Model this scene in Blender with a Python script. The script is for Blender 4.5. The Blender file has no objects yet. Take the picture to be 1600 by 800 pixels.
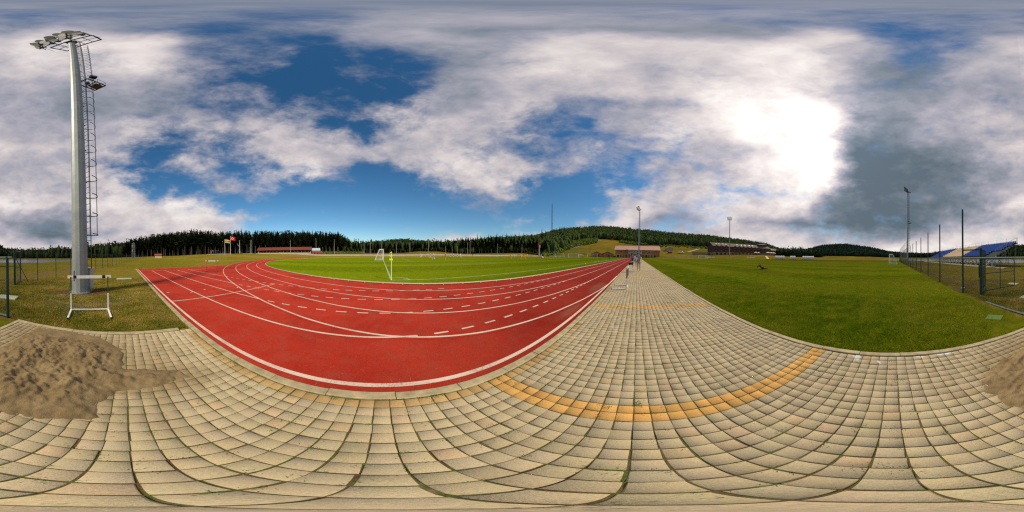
import bpy, bmesh, math, random
import numpy as np
from mathutils import Vector, Matrix, noise as mnoise
R = math.radians
S = bpy.context.scene  # noqa
COL = S.collection
random.seed(7)
rng = np.random.default_rng(11)

# ------------------------------------------------------------------ camera, sky, sun, exposure
EYE = 1.5
hd, tl = R(43.85), R(-0.8)
ch, sh, ct, st = math.cos(hd), math.sin(hd), math.cos(tl), math.sin(tl)
Zr = Matrix(((ch, -sh, 0), (sh, ch, 0), (0, 0, 1)))
Yr = Matrix(((ct, 0, st), (0, 1, 0), (-st, 0, ct)))
CW = Yr @ Zr                                   # camera frame (right, forward, up) -> world
r_, f_, u_ = CW.col[0], CW.col[1], CW.col[2]
cd = bpy.data.cameras.new('camera')
cam = bpy.data.objects.new('camera', cd)
COL.objects.link(cam)
cd.type = 'PANO'
try:
    cd.panorama_type = 'EQUIRECTANGULAR'
except Exception:
    pass
try:
    cd.cycles.panorama_type = 'EQUIRECTANGULAR'
except Exception:
    pass
cd.clip_start = 0.02
cd.clip_end = 6000
mw = Matrix(((r_.x, u_.x, -f_.x, 0), (r_.y, u_.y, -f_.y, 0), (r_.z, u_.z, -f_.z, EYE), (0, 0, 0, 1)))
cam.matrix_world = mw
S.camera = cam

S.view_settings.view_transform = 'Standard'
S.view_settings.look = 'None'
S.view_settings.exposure = 0.0
S.view_settings.gamma = 1.0
S.view_settings.use_curve_mapping = False
try:
    S.cycles.use_denoising = False
    S.cycles.pixel_filter_type = 'BLACKMAN_HARRIS'
    S.cycles.filter_width = 1.25
    S.cycles.max_bounces = 5
    S.cycles.transparent_max_bounces = 8
except Exception:
    pass

SUN_AZ, SUN_EL = 57.0, 43.0                    # degrees clockwise from +Y, degrees up
sd = bpy.data.lights.new('sun', 'SUN')
sd.energy = 3.5
sd.angle = R(9)
sd.color = (1.0, 0.90, 0.72)
sun = bpy.data.objects.new('sun', sd)
COL.objects.link(sun)
sv = Vector((math.sin(R(SUN_AZ)) * math.cos(R(SUN_EL)), math.cos(R(SUN_AZ)) * math.cos(R(SUN_EL)), math.sin(R(SUN_EL))))
sun.rotation_euler = sv.to_track_quat('Z', 'Y').to_euler()

W = bpy.data.worlds.new('World')
S.world = W
W.use_nodes = True
wt = W.node_tree
wt.nodes.clear()
WN, WL = wt.nodes, wt.links


def wmath(op, a, b=None, c=None, clamp=False, t=None):
    t = t or wt
    n = t.nodes.new('ShaderNodeMath')
    n.operation = op
    n.use_clamp = clamp
    for i, v in enumerate((a, b, c)):
        if v is None:
            continue
        if isinstance(v, (int, float)):
            n.inputs[i].default_value = v
        else:
            t.links.new(v, n.inputs[i])
    return n.outputs[0]


def build_world():
    out = WN.new('ShaderNodeOutputWorld')
    bg = WN.new('ShaderNodeBackground')
    bg.inputs['Strength'].default_value = 0.1
    WL.new(bg.outputs[0], out.inputs[0])
    sky = WN.new('ShaderNodeTexSky')
    sky.sky_type = 'NISHITA'
    sky.sun_disc = False
    sky.sun_elevation = R(SUN_EL)
    sky.sun_rotation = R(SUN_AZ)
    sky.altitude = 900
    sky.air_density = 1.1
    sky.dust_density = 0.6
    sky.ozone_density = 2.5
    hs = WN.new('ShaderNodeHueSaturation')
    hs.inputs['Saturation'].default_value = 1.27
    hs.inputs['Value'].default_value = 1.1
    tn = WN.new('ShaderNodeVectorMath')
    tn.operation = 'MULTIPLY'
    tn.inputs[1].default_value = (0.96, 1.02, 0.98)
    WL.new(sky.outputs[0], tn.inputs[0])
    WL.new(tn.outputs[0], hs.inputs['Color'])
    tc = WN.new('ShaderNodeTexCoord')
    d = tc.outputs['Generated']
    # direction of the sky dome, as azimuth / polar angle
    vr = WN.new('ShaderNodeVectorRotate')
    vr.rotation_type = 'Z_AXIS'
    vr.inputs['Angle'].default_value = -hd
    WL.new(d, vr.inputs['Vector'])
    sp = WN.new('ShaderNodeSeparateXYZ')
    WL.new(vr.outputs[0], sp.inputs[0])
    az = wmath('ARCTAN2', sp.outputs[0], sp.outputs[1])
    u0 = wmath('MULTIPLY_ADD', az, 1 / (2 * math.pi), 0.5)
    pol = wmath('ARCCOSINE', sp.outputs[2])
    v0 = wmath('MULTIPLY', pol, 800 / math.pi)
    # flattened coordinates for wind-drawn cloud texture
    mp = WN.new('ShaderNodeMapping')
    mp.inputs['Scale'].default_value = (1, 1, 1.9)
    WL.new(d, mp.inputs['Vector'])

    def noise(scale, detail, rough, off, dist=0.0, lac=2.1):
        m = WN.new('ShaderNodeMapping')
        m.inputs['Location'].default_value = off
        WL.new(mp.outputs[0], m.inputs['Vector'])
        n = WN.new('ShaderNodeTexNoise')
        n.inputs['Scale'].default_value = scale
        n.inputs['Detail'].default_value = detail
        n.inputs['Roughness'].default_value = rough
        n.inputs['Distortion'].default_value = dist
        n.inputs['Lacunarity'].default_value = lac
        WL.new(m.outputs[0], n.inputs['Vector'])
        return n
    nw = noise(3.2, 5, 0.55, (3.1, 0.2, 7.7))
    ws = WN.new('ShaderNodeSeparateColor')
    WL.new(nw.outputs['Color'], ws.inputs[0])
    du = wmath('MULTIPLY_ADD', ws.outputs[0], 0.10, -0.05)
    dv = wmath('MULTIPLY_ADD', ws.outputs[1], 72, -36)
    # the warp fades towards the horizon so that low clouds keep their place
    fade = WN.new('ShaderNodeMapRange')
    fade.inputs[1].default_value = 400
    fade.inputs[2].default_value = 300
    fade.inputs[3].default_value = 0.35
    fade.inputs[4].default_value = 1.0
    WL.new(v0, fade.inputs[0])
    u = wmath('ADD', u0, wmath('MULTIPLY', du, fade.outputs[0]))
    v = wmath('ADD', v0, wmath('MULTIPLY', dv, fade.outputs[0]))
    # cover / brightness of the cloud deck by direction: rows from zenith to horizon
    C = {'B': (0.0, 0.78), 'b': (0.32, 0.8), 'k': (0.36, 0.6), 'm': (0.52, 0.76), 'M': (0.62, 0.86), 'h': (0.66, 0.52), 'G': (0.95, 0.54),
         'g': (1.0, 0.66), 'w': (1.0, 0.80), 'V': (1.0, 0.95), 'W': (1.0, 1.02), 'D': (1.0, 0.30), 'X': (1.0, 0.22), 'Y': (1.0, 1.3), 'd': (1.0, 0.41), 'n': (0.8, 0.42)}
    rows = [
        (0, 'hhhhhhhhhhhhhhhhhhhhhhhhhhhhhhhh'),
        (24, 'kkkhhhhhhhhhGGGGGGGGGGhhhhhkkkkk'),
        (48, 'hhgghkkkhhhhGgGGGGGGGGGGhgVhkkkk'),
        (72, 'gVVVVVhkkkkkhGggwVVVVVVVWVgghkkk'),
        (100, 'gwwwVVmkkbBBBkhgwVVVwVwVWVwGhhgw'),
        (135, 'gggggGhbmBBbBBhgwggwwwVVVWwGGGgG'),
        (170, 'ggGGGGhkmmbBbmggwkkhGgwVWWYGGGgd'),
        (205, 'ggggwmmmwgbBbwwwMkbbgwwWWWYDdGgw'),
        (235, 'wgggwBmbgwgwwwwMmkMmBwgwWWYXDdgw'),
        (265, 'ggggBBwmBwMkBMwwwMmbmMgVWWYXDDdg'),
        (292, 'wwgwVBBgmBBkBBbwwBBBMgwbMWYXXDdG'),
        (318, 'VVwVVVVBBBBBBBbkkBBbVwMVVWdXXDDg'),
        (342, 'gnnwwVVVBBBBBBBBbBBVwnmwgnDXXdGw'),
        (364, 'wDDgwwVwBBBBBBBBMBMwmmgwVwhdnwwg'),
        (384, 'wVwwVVwBBBBBBbVVVMwMwVVVVVwwVVVw'),
        (404, 'wVVVwwwBBBBBBBBMVMVVVVVVVVVVVVVV')]
    prev = None
    pv = None
    for (rv, s) in rows:
        assert len(s) == 32, (rv, len(s))
        s = s[:31] + s[0]
        cr = WN.new('ShaderNodeValToRGB')
        el = cr.color_ramp.elements
        cr.color_ramp.interpolation = 'B_SPLINE'
        while len(el) < 32:
            el.new(1.0)
        for i, chx in enumerate(s):
            el[i].position = i / 32.0
        for i, chx in enumerate(s):
            a, b = C[chx]
            el[i].color = (a, b / 1.3, 0, 1)
        WL.new(u, cr.inputs[0])
        if prev is None:
            prev = cr.outputs[0]
        else:
            mr = WN.new('ShaderNodeMapRange')
            mr.inputs[1].default_value = pv
            mr.inputs[2].default_value = rv
            WL.new(v, mr.inputs[0])
            mx = WN.new('ShaderNodeMix')
            mx.data_type = 'RGBA'
            WL.new(mr.outputs[0], mx.inputs[0])
            WL.new(prev, mx.inputs[6])
            WL.new(cr.outputs[0], mx.inputs[7])
            prev = mx.outputs[2]
        pv = rv
    sc = WN.new('ShaderNodeSeparateColor')
    WL.new(prev, sc.inputs[0])
    n1 = noise(4.3, 9, 0.6, (0.4, 5.1, 1.3), 0.25)
    n2 = noise(2.3, 8, 0.55, (8.4, 2.1, 4.3), 0.3)
    n3 = noise(11.0, 6, 0.6, (1.4, 7.1, 2.3), 0.2)
    c1 = wmath('MULTIPLY_ADD', wmath('SUBTRACT', n1.outputs['Fac'], 0.5), 1.55, sc.outputs[0])
    c1 = wmath('MULTIPLY_ADD', wmath('SUBTRACT', n3.outputs['Fac'], 0.5), 0.6, c1)
    cov = WN.new('ShaderNodeMapRange')
    cov.interpolation_type = 'SMOOTHSTEP'
    cov.inputs[1].default_value = 0.14
    cov.inputs[2].default_value = 0.98
    WL.new(c1, cov.inputs[0])
    s1 = wmath('MULTIPLY', sc.outputs[1], 1.3)
    s1 = wmath('MULTIPLY_ADD', wmath('SUBTRACT', n2.outputs['Fac'], 0.5), 0.75, s1)
    s1 = wmath('MULTIPLY_ADD', wmath('SUBTRACT', n1.outputs['Fac'], 0.52), -0.18, s1)
    s1 = wmath('MULTIPLY_ADD', wmath('SUBTRACT', n3.outputs['Fac'], 0.5), 0.34, s1)
    s1 = wmath('MULTIPLY', s1, 1 / 1.27)
    cc = WN.new('ShaderNodeValToRGB')
    e = cc.color_ramp.elements
    stops = [(0.20, (0.12, 0.16, 0.20)), (0.30, (0.175, 0.215, 0.26)), (0.42, (0.28, 0.30, 0.36)), (0.52, (0.41, 0.40, 0.465)), (0.64, (0.62, 0.565, 0.58)),
             (0.76, (0.82, 0.75, 0.73)), (0.88, (1.0, 0.95, 0.9)), (1.0, (1.15, 1.12, 1.06))]
    while len(e) < len(stops):
        e.new(1.0)
    for i, (p, c) in enumerate(stops):
        e[i].position = p
    for i, (p, c) in enumerate(stops):
        e[i].color = (*c, 1)
    WL.new(s1, cc.inputs[0])
    # glow of the sun behind the thin cloud
    dp = WN.new('ShaderNodeVectorMath')
    dp.operation = 'DOT_PRODUCT'
    WL.new(d, dp.inputs[0])
    dp.inputs[1].default_value = sv
    gl = wmath('POWER', wmath('MAXIMUM', dp.outputs['Value'], 0.0), 14)
    gl = wmath('MULTIPLY_ADD', gl, 0.32, 1.0)
    vs = WN.new('ShaderNodeVectorMath')
    vs.operation = 'SCALE'
    WL.new(cc.outputs[0], vs.inputs[0])
    WL.new(wmath('MULTIPLY', gl, 10.0), vs.inputs['Scale'])
    mx = WN.new('ShaderNodeMix')
    mx.data_type = 'RGBA'
    WL.new(cov.outputs[0], mx.inputs[0])
    WL.new(hs.outputs[0], mx.inputs[6])
    WL.new(vs.outputs[0], mx.inputs[7])
    WL.new(mx.outputs[2], bg.inputs['Color'])


build_world()
try:
    W.cycles.sampling_method = 'MANUAL'
    W.cycles.sample_map_resolution = 512
except Exception:
    pass

# ------------------------------------------------------------------ helpers


def az_xy(az, d):
    return (d * math.sin(R(az)), d * math.cos(R(az)))


def tag(o, label=None, cat=None, group=None, kind=None):
    if label:
        o['label'] = label
    if cat:
        o['category'] = cat
    if group:
        o['group'] = group
    if kind:
        o['kind'] = kind
    return o


def empty(name, loc=(0, 0, 0), rz=0.0, **kw):
    o = bpy.data.objects.new(name, None)
    COL.objects.link(o)
    o.location = loc
    o.rotation_euler = (0, 0, rz)
    o.empty_display_size = 0.2
    return tag(o, **kw)


KIDS = {}


def link(name, me, parent=None):
    o = bpy.data.objects.new(name, me)
    COL.objects.link(o)
    if parent is not None:
        o.parent = parent
        KIDS.setdefault(parent.name, []).append(o)
    return o


def copy_tree(o, parent=None, loc=None, rz=None):
    c = o.copy()
    COL.objects.link(c)
    if parent is not None:
        c.parent = parent
        KIDS.setdefault(parent.name, []).append(c)
    if loc is not None:
        c.location = loc
    if rz is not None:
        c.rotation_euler = (0, 0, rz)
    for chd in list(KIDS.get(o.name, [])):
        copy_tree(chd, c)
    return c


class MB:
    def __init__(s):
        s.v = []
        s.f = []
        s.m = []

    def add(s, vs, fs, m=0):
        n = len(s.v)
        s.v += [tuple(v) for v in vs]
        s.f += [tuple(i + n for i in f) for f in fs]
        s.m += [m] * len(fs)
        return s

    def box(s, c, size, rz=0.0, m=0, rot=None):
        hx, hy, hz = size[0] / 2, size[1] / 2, size[2] / 2
        M = rot or Matrix.Rotation(rz, 3, 'Z')
        vs = []
        for sx in (-1, 1):
            for sy in (-1, 1):
                for sz in (-1, 1):
                    p = M @ Vector((sx * hx, sy * hy, sz * hz))
                    vs.append((c[0] + p.x, c[1] + p.y, c[2] + p.z))
        return s.add(vs, [(0, 1, 3, 2), (4, 6, 7, 5), (0, 4, 5, 1), (2, 3, 7, 6), (0, 2, 6, 4), (1, 5, 7, 3)], m)

    def tube(s, p0, p1, r0, r1=None, n=8, m=0, cap=True, ph=0.0):
        r1 = r0 if r1 is None else r1
        p0 = Vector(p0)
        p1 = Vector(p1)
        d = (p1 - p0)
        if d.length < 1e-6:
            return s
        d.normalize()
        a = Vector((0, 0, 1)) if abs(d.z) < 0.9 else Vector((1, 0, 0))
        x = d.cross(a).normalized()
        y = d.cross(x).normalized()
        vs = []
        for (p, r) in ((p0, r0), (p1, r1)):
            for i in range(n):
                t = 2 * math.pi * i / n + ph
                vs.append(p + x * (r * math.cos(t)) + y * (r * math.sin(t)))
        fs = [(i, (i + 1) % n, n + (i + 1) % n, n + i) for i in range(n)]
        if cap:
            fs.append(tuple(range(n))[::-1])
            fs.append(tuple(range(n, 2 * n)))
        return s.add(vs, fs, m)

    def bar(s, p0, p1, w, h, m=0):
        p0 = Vector(p0)
        p1 = Vector(p1)
        d = p1 - p0
        L = d.length
        d.normalize()
        a = Vector((0, 0, 1)) if abs(d.z) < 0.95 else Vector((1, 0, 0))
        x = d.cross(a).normalized()
        y = x.cross(d).normalized()
        M = Matrix((x, y, d)).transposed()
        return s.box((p0 + p1) / 2, (w, h, L), m=m, rot=M)

    def quad(s, a, b, c, d, m=0):
        return s.add([a, b, c, d], [(0, 1, 2, 3)], m)

    def ring(s, c, r, rt, n=12, m=0, a0=0, a1=360, axis='z'):
        pts = []
        k = n if a1 - a0 < 359 else n
        for i in range(k + 1):
            t = R(a0 + (a1 - a0) * i / k)
            if axis == 'z':
                pts.append((c[0] + r * math.cos(t), c[1] + r * math.sin(t), c[2]))
            else:
                pts.append((c[0] + r * math.cos(t), c[1], c[2] + r * math.sin(t)))
        for i in range(k):
            s.tube(pts[i], pts[i + 1], rt, n=4, m=m, cap=False)
        return s

    def build(s, name, mats, parent=None, smooth=False):
        me = bpy.data.meshes.new(name)
        me.from_pydata([tuple(v) for v in s.v], [], s.f)
        if not isinstance(mats, (list, tuple)):
            mats = [mats]
        for mt in mats:
            me.materials.append(mt)
        if len(mats) > 1:
            me.polygons.foreach_set('material_index', s.m)
        if smooth:
            me.polygons.foreach_set('use_smooth', [True] * len(me.polygons))
        me.update()
        return link(name, me, parent)


def np_mesh(name, V, F, mats, parent=None, mi=None, smooth=False, col=None):
    """fast mesh from arrays; F is (n,k)"""
    me = bpy.data.meshes.new(name)
    V = np.asarray(V, dtype=np.float32)
    F = np.asarray(F, dtype=np.int32)
    n, k = F.shape
    me.vertices.add(len(V))
    me.vertices.foreach_set('co', V.ravel())
    me.loops.add(n * k)
    me.loops.foreach_set('vertex_index', F.ravel())
    me.polygons.add(n)
    me.polygons.foreach_set('loop_start', np.arange(0, n * k, k, dtype=np.int32))
    me.polygons.foreach_set('loop_total', np.full(n, k, dtype=np.int32))
    if not isinstance(mats, (list, tuple)):
        mats = [mats]
    for mt in mats:
        me.materials.append(mt)
    if mi is not None:
        me.polygons.foreach_set('material_index', np.asarray(mi, dtype=np.int32))
    if smooth:
        me.polygons.foreach_set('use_smooth', np.ones(n, dtype=bool))
    me.update(calc_edges=True)
    if col is not None:
        at = me.attributes.new('tint', 'FLOAT_COLOR', 'POINT')
        c4 = np.ones((len(V), 4), dtype=np.float32)
        c4[:, :3] = col
        at.data.foreach_set('color', c4.ravel())
    return link(name, me, parent)


# ---- materials
def new_mat(name):
    m = bpy.data.materials.new(name)
    m.use_nodes = True
    t = m.node_tree
    b = t.nodes['Principled BSDF']
    return m, t, b


def tnoise(t, vec, scale, detail=4, rough=0.6, dist=0.0):
    n = t.nodes.new('ShaderNodeTexNoise')
    n.inputs['Scale'].default_value = scale
    n.inputs['Detail'].default_value = detail
    n.inputs['Roughness'].default_value = rough
    n.inputs['Distortion'].default_value = dist
    if vec is not None:
        t.links.new(vec, n.inputs['Vector'])
    return n.outputs['Fac']


def tramp(t, fac, stops):
    n = t.nodes.new('ShaderNodeValToRGB')
    e = n.color_ramp.elements
    while len(e) < len(stops):
        e.new(1.0)
    for i, (p, c) in enumerate(stops):
        e[i].position = p
    for i, (p, c) in enumerate(stops):
        e[i].color = (c, c, c, 1) if isinstance(c, (int, float)) else (*c, 1)
    t.links.new(fac, n.inputs[0])
    return n.outputs[0]


def tmix(t, fac, a, b, mode='MIX'):
    n = t.nodes.new('ShaderNodeMix')
    n.data_type = 'RGBA'
    n.blend_type = mode
    n.clamp_factor = True
    for i, v in ((0, fac), (6, a), (7, b)):
        if isinstance(v, (int, float)):
            n.inputs[i].default_value = v
        elif isinstance(v, tuple):
            n.inputs[i].default_value = (*v, 1)
        else:
            t.links.new(v, n.inputs[i])
    return n.outputs[2]


def coord(t, kind='Object'):
    return t.nodes.new('ShaderNodeTexCoord').outputs[kind]


def gpos(t):
    return t.nodes.new('ShaderNodeNewGeometry').outputs['Position']


def bump(t, b, h, strength=0.3, dist=0.01):
    n = t.nodes.new('ShaderNodeBump')
    n.inputs['Strength'].default_value = strength
    n.inputs['Distance'].default_value = dist
    t.links.new(h, n.inputs['Height'])
    t.links.new(n.outputs[0], b.inputs['Normal'])


def mat(name, c, rough=0.6, metal=0.0, var=0.12, scale=6.0, bmp=0.0, spec=0.4):
    m, t, b = new_mat(name)
    v = coord(t)
    f = tnoise(t, v, scale, 5, 0.65)
    lo = tuple(max(0, x * (1 - var)) for x in c)
    hi = tuple(min(1, x * (1 + var)) for x in c)
    t.links.new(tramp(t, f, [(0.3, lo), (0.7, hi)]), b.inputs['Base Color'])
    b.inputs['Roughness'].default_value = rough
    b.inputs['Metallic'].default_value = metal
    b.inputs['Specular IOR Level'].default_value = spec
    if bmp:
        bump(t, b, tnoise(t, v, scale * 8, 4), bmp, 0.004)
    return m


def masked(t, pos, shapes, wob, amp=0.5, soft=0.35):
    """1 inside any of the ellipses (cx, cy, rx, ry, deg), with a ragged edge"""
    acc = None
    for (cx, cy, rx, ry, dg) in shapes:
        m = t.nodes.new('ShaderNodeMapping')
        m.vector_type = 'TEXTURE'
        m.inputs['Location'].default_value = (cx, cy, 0)
        m.inputs['Rotation'].default_value = (0, 0, R(dg))
        m.inputs['Scale'].default_value = (rx, ry, 1e6)
        t.links.new(pos, m.inputs['Vector'])
        l = t.nodes.new('ShaderNodeVectorMath')
        l.operation = 'LENGTH'
        t.links.new(m.outputs[0], l.inputs[0])
        acc = l.outputs['Value'] if acc is None else wmath('MINIMUM', acc, l.outputs['Value'], t=t)
    w = wmath('MULTIPLY_ADD', wob, amp * 2, -amp, t=t)
    a = wmath('ADD', acc, w, t=t)
    mr = t.nodes.new('ShaderNodeMapRange')
    mr.interpolation_type = 'SMOOTHSTEP'
    mr.inputs[1].default_value = 1.0 + soft
    mr.inputs[2].default_value = 1.0 - soft
    t.links.new(a, mr.inputs[0])
    return mr.outputs[0]


def grass_mat(name, dark, mid, light, dry, big=0.12, stripes=None, patches=None, dryness=0.5, dr=1.0):
    m, t, b = new_mat(name)
    p = gpos(t)
    n1 = tnoise(t, p, big, 6, 0.6)
    n2 = tnoise(t, p, 2.2, 6, 0.7)
    n3 = tnoise(t, p, 38, 5, 0.8)
    n4 = tnoise(t, p, 0.9, 5, 0.65)
    base = tramp(t, n2, [(0.36, dark), (0.5, mid), (0.64, light)])
    base = tmix(t, tramp(t, n1, [(0.42, 0.0), (0.62, dryness)]), base, dry)
    base = tmix(t, tramp(t, n4, [(0.52, 0.0), (0.72, 0.55 * dryness + 0.1)]), base, tuple(x * 1.05 for x in dry))
    if stripes:
        ang, width, amt = stripes
        mp = t.nodes.new('ShaderNodeMapping')
        mp.inputs['Rotation'].default_value = (0, 0, ang)
        t.links.new(p, mp.inputs['Vector'])
        sx = t.nodes.new('ShaderNodeSeparateXYZ')
        t.links.new(mp.outputs[0], sx.inputs[0])
        wv = wmath('SINE', wmath('MULTIPLY_ADD', sx.outputs[0], math.pi / width, wmath('MULTIPLY', n1, 3.0, t=t), t=t), t=t)
        fac = tramp(t, wmath('MULTIPLY_ADD', wv, 0.5, 0.5, t=t), [(0.3, 0.0), (0.7, amt)])
        base = tmix(t, fac, base, tuple(min(1, x * 1.5) for x in light))
    if patches:
        for shapes, colr, amp in patches:
            base = tmix(t, masked(t, p, shapes, n2, amp), base, colr)
    base = tmix(t, 0.55, base, tramp(t, n3, [(0.25, 0.25), (0.5, 0.62), (0.8, 1.0)]), 'MULTIPLY')
    n6 = tnoise(t, p, 9, 6, 0.8)
    base = tmix(t, 0.7, base, tramp(t, n6, [(0.32, 0.45), (0.5, 0.85), (0.66, 1.0)]), 'MULTIPLY')
    b.inputs['Diffuse Roughness'].default_value = dr
    t.links.new(base, b.inputs['Base Color'])
    b.inputs['Roughness'].default_value = 0.9
    b.inputs['Specular IOR Level'].default_value = 0.0
    bump(t, b, n3, 0.9, 0.03)
    return m


M = {}
M['grass_wild'] = grass_mat('grass_wild', (0.060, 0.105, 0.005), (0.195, 0.170, 0.011), (0.34, 0.245, 0.045), (0.36, 0.235, 0.06), 0.05, dryness=0.5, patches=[
    ([(1.9, -6.7, 1.35, 0.7, 20), (0.95, -6.95, 0.7, 0.5, 0)], (0.17, 0.095, 0.045), 0.45),
    ([(0.95, -5.0, 1.0, 0.16, 12), (2.0, -4.75, 0.8, 0.15, -8), (0.1, -5.6, 0.7, 0.12, 40)], (0.26, 0.19, 0.09), 0.5),
    ([(7.4, -8.8, 0.5, 2.6, 8), (7.0, -13.5, 0.5, 3.2, 3), (6.4, -19, 0.5, 4.5, 6), (8.3, -5.0, 0.5, 2.4, 24), (10.2, -4.2, 2.6, 0.35, 10)], (0.27, 0.17, 0.085), 0.5),
    ([(-0.9, -4.6, 0.30, 1.4, 0), (-0.85, -3.2, 0.25, 0.4, 0), (-1.1, -8.5, 0.25, 2.5, 0)], (0.27, 0.18, 0.06), 0.7)])
M['pitch'] = grass_mat('pitch_turf', (0.090, 0.150, 0.003), (0.140, 0.205, 0.004), (0.205, 0.260, 0.007), (0.25, 0.25, 0.012), 0.03, stripes=(0.0, 5.4, 0.30), dryness=0.3)
M['lawn'] = grass_mat('lawn_turf', (0.064, 0.116, 0.0030), (0.118, 0.172, 0.004), (0.200, 0.225, 0.008), (0.270, 0.225, 0.016), 0.16, stripes=(0.0, 4.0, 0.30), dryness=0.5, dr=0.5)
M['meadow'] = None


def hill_material():
    m, t, b = new_mat('terrain')
    p = gpos(t)
    n1 = tnoise(t, p, 0.02, 6, 0.6)
    n2 = tnoise(t, p, 0.12, 6, 0.65)
    c = tramp(t, n2, [(0.3, (0.11, 0.095, 0.010)), (0.5, (0.18, 0.125, 0.016)), (0.7, (0.26, 0.155, 0.03))])
    c = tmix(t, tramp(t, n1, [(0.42, 0.0), (0.58, 0.75)]), c, (0.085, 0.095, 0.016))
    t.links.new(c, b.inputs['Base Color'])
    b.inputs['Roughness'].default_value = 0.95
    b.inputs['Specular IOR Level'].default_value = 0.0
    return m


M['hill'] = hill_material()
M['floor'] = mat('forest_floor', (0.022, 0.024, 0.010), 0.95, var=0.3, scale=0.3, spec=0.1)
M['concrete'] = mat('concrete', (0.40, 0.325, 0.185), 0.9, var=0.3, scale=7, bmp=0.5, spec=0.15)
M['galv'] = mat('galvanised_steel', (0.33, 0.36, 0.345), 0.5, 0.35, var=0.16, scale=1.6, spec=0.5)
M['galvdark'] = mat('dark_galvanised_steel', (0.10, 0.11, 0.11), 0.5, 0.4, var=0.2, scale=2)
M['green_post'] = mat('green_painted_steel', (0.012, 0.045, 0.036), 0.45, 0.1, var=0.25, scale=5)
M['rail_green'] = mat('weathered_green_rail', (0.075, 0.125, 0.11), 0.7, 0.0, var=0.3, scale=9)
M['wire'] = mat('fence_wire', (0.04, 0.07, 0.06), 0.5, 0.3, var=0.2)
M['white'] = mat('white_paint', (0.80, 0.78, 0.73), 0.45, var=0.06, scale=10)
M['white_worn'] = mat('worn_white_paint', (0.66, 0.50, 0.40), 0.85, var=0.28, scale=45, spec=0.1)
M['black'] = mat('black_paint', (0.015, 0.015, 0.016), 0.4, var=0.2)
M['darkgreen'] = mat('green_hurdle_paint', (0.01, 0.09, 0.035), 0.4, var=0.2)
M['red'] = mat('red_paint', (0.45, 0.02, 0.015), 0.45, var=0.12)
M['cabinet'] = mat('cabinet_grey', (0.55, 0.56, 0.52), 0.5, var=0.08)
M['sand'] = None
M['cream'] = mat('cream_render', (0.55, 0.44, 0.29), 0.85, var=0.15, scale=2.0)
M['glass'] = mat('dark_glass', (0.02, 0.024, 0.03), 0.12, spec=0.6)
M['lens'] = mat('lamp_glass', (0.40, 0.40, 0.38), 0.35, spec=0.3)

# ------------------------------------------------------------------ terrain
DC = [0, 60, 95, 130, 180, 250, 330, 480, 700, 1200, 3200]
ZT = {
    -180: [0, 0, .2, .6, 1.5, 3, 5, 8, 10, 10, 5], -167: [0, 0, .5, 1.4, 2.5, 4.5, 7, 10, 11, 10, 5],
    -150: [0, 0, 1.6, 2.6, 4, 6, 8, 10, 11, 10, 5], -127: [0, 0, 1.3, 2.4, 4, 6, 8, 10, 12, 10, 5],
    -104: [0, 0, .8, 1.8, 3, 5, 8, 12, 20, 15, 5], -92: [0, 0, .5, 1.6, 3, 5, 8, 16, 42, 30, 5],
    -83: [0, 0, .4, 1.9, 3, 5, 9, 20, 53, 30, 5], -77: [0, 0, .6, 3.4, 3, 5, 9, 20, 48, 30, 5], -70: [0, 0, .6, 3.4, 3, 6, 10, 18, 40, 25, 5],
    -62: [0, 0, .2, 1, 3, 8, 14, 22, 25, 20, 5], -50: [0, 0, 0, .6, 4, 12, 24, 35, 35, 20, 5], -38: [0, 0, 0, .6, 4, 14, 28, 42, 40, 25, 5],
    -26: [0, 0, 0, .5, 4, 20, 36, 70, 60, 40, 5], -12: [0, 0, 0, .3, 6, 23, 37, 79, 70, 40, 5], 1: [0, 0, 0, .2, 4, 17, 31, 71, 60, 40, 5],
    12: [0, 0, 0, .2, 4, 17, 27, 62, 55, 40, 5], 23: [0, 0, 0, .3, 5, 15, 25, 56, 50, 35, 5], 35: [0, 0, 0, .6, 4.5, 9, 19, 45, 40, 30, 5],
    44: [0, 0, 0, .6, 4, 7, 13, 35, 30, 20, 5], 51: [0, 0, 0, .5, 3, 4, 7, 15, 15, 10, 5], 57: [0, 0, 0, .3, 2, 3, 4, 12, 20, 10, 5],
    66: [0, 0, 0, .2, .8, 2, 3, 10, 47, 30, 5], 73: [0, 0, 0, 0, .5, 1, 2, 10, 53, 30, 5], 80: [0, 0, 0, 0, .2, 1, 2, 8, 42, 30, 5],
    91: [0, 0, 0, 0, 0, 0, 1, 5, 15, 15, 5], 102: [0, 0, 0, 0, 0, 0, 1, 3, 10, 10, 5], 114: [0, 0, 0, 0, 0, 0, 3, 18, 20, 15, 5],
    127: [0, 0, 0, 0, 0, 0, 6, 31, 30, 20, 5], 136: [0, 0, 0, 0, 0, 3, 7, 27, 30, 20, 5], 147: [0, 0, 0, 0, 0, 2, 4, 10, 12, 10, 5],
    161: [0, 0, 0, 0, .3, 2, 4, 8, 10, 10, 5], 172: [0, 0, 0, .2, .8, 3, 5, 8, 10, 10, 5], 180: [0, 0, .2, .6, 1.5, 3, 5, 8, 10, 10, 5]}
AZK = np.array(sorted(ZT))
ZK = np.array([ZT[a] for a in sorted(ZT)], dtype=float)
DK = np.array(DC, dtype=float)
LAKE = [(78, 175, 185), (84, 150, 205), (91, 128, 240), (102, 96, 262), (110, 72, 262), (120, 57, 255), (128, 52, 240), (137, 49, 185),
        (150, 46, 172), (158, 56, 150), (163, 80, 125), (168, 100, 104)]
LA = np.array(LAKE, dtype=float)


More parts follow.
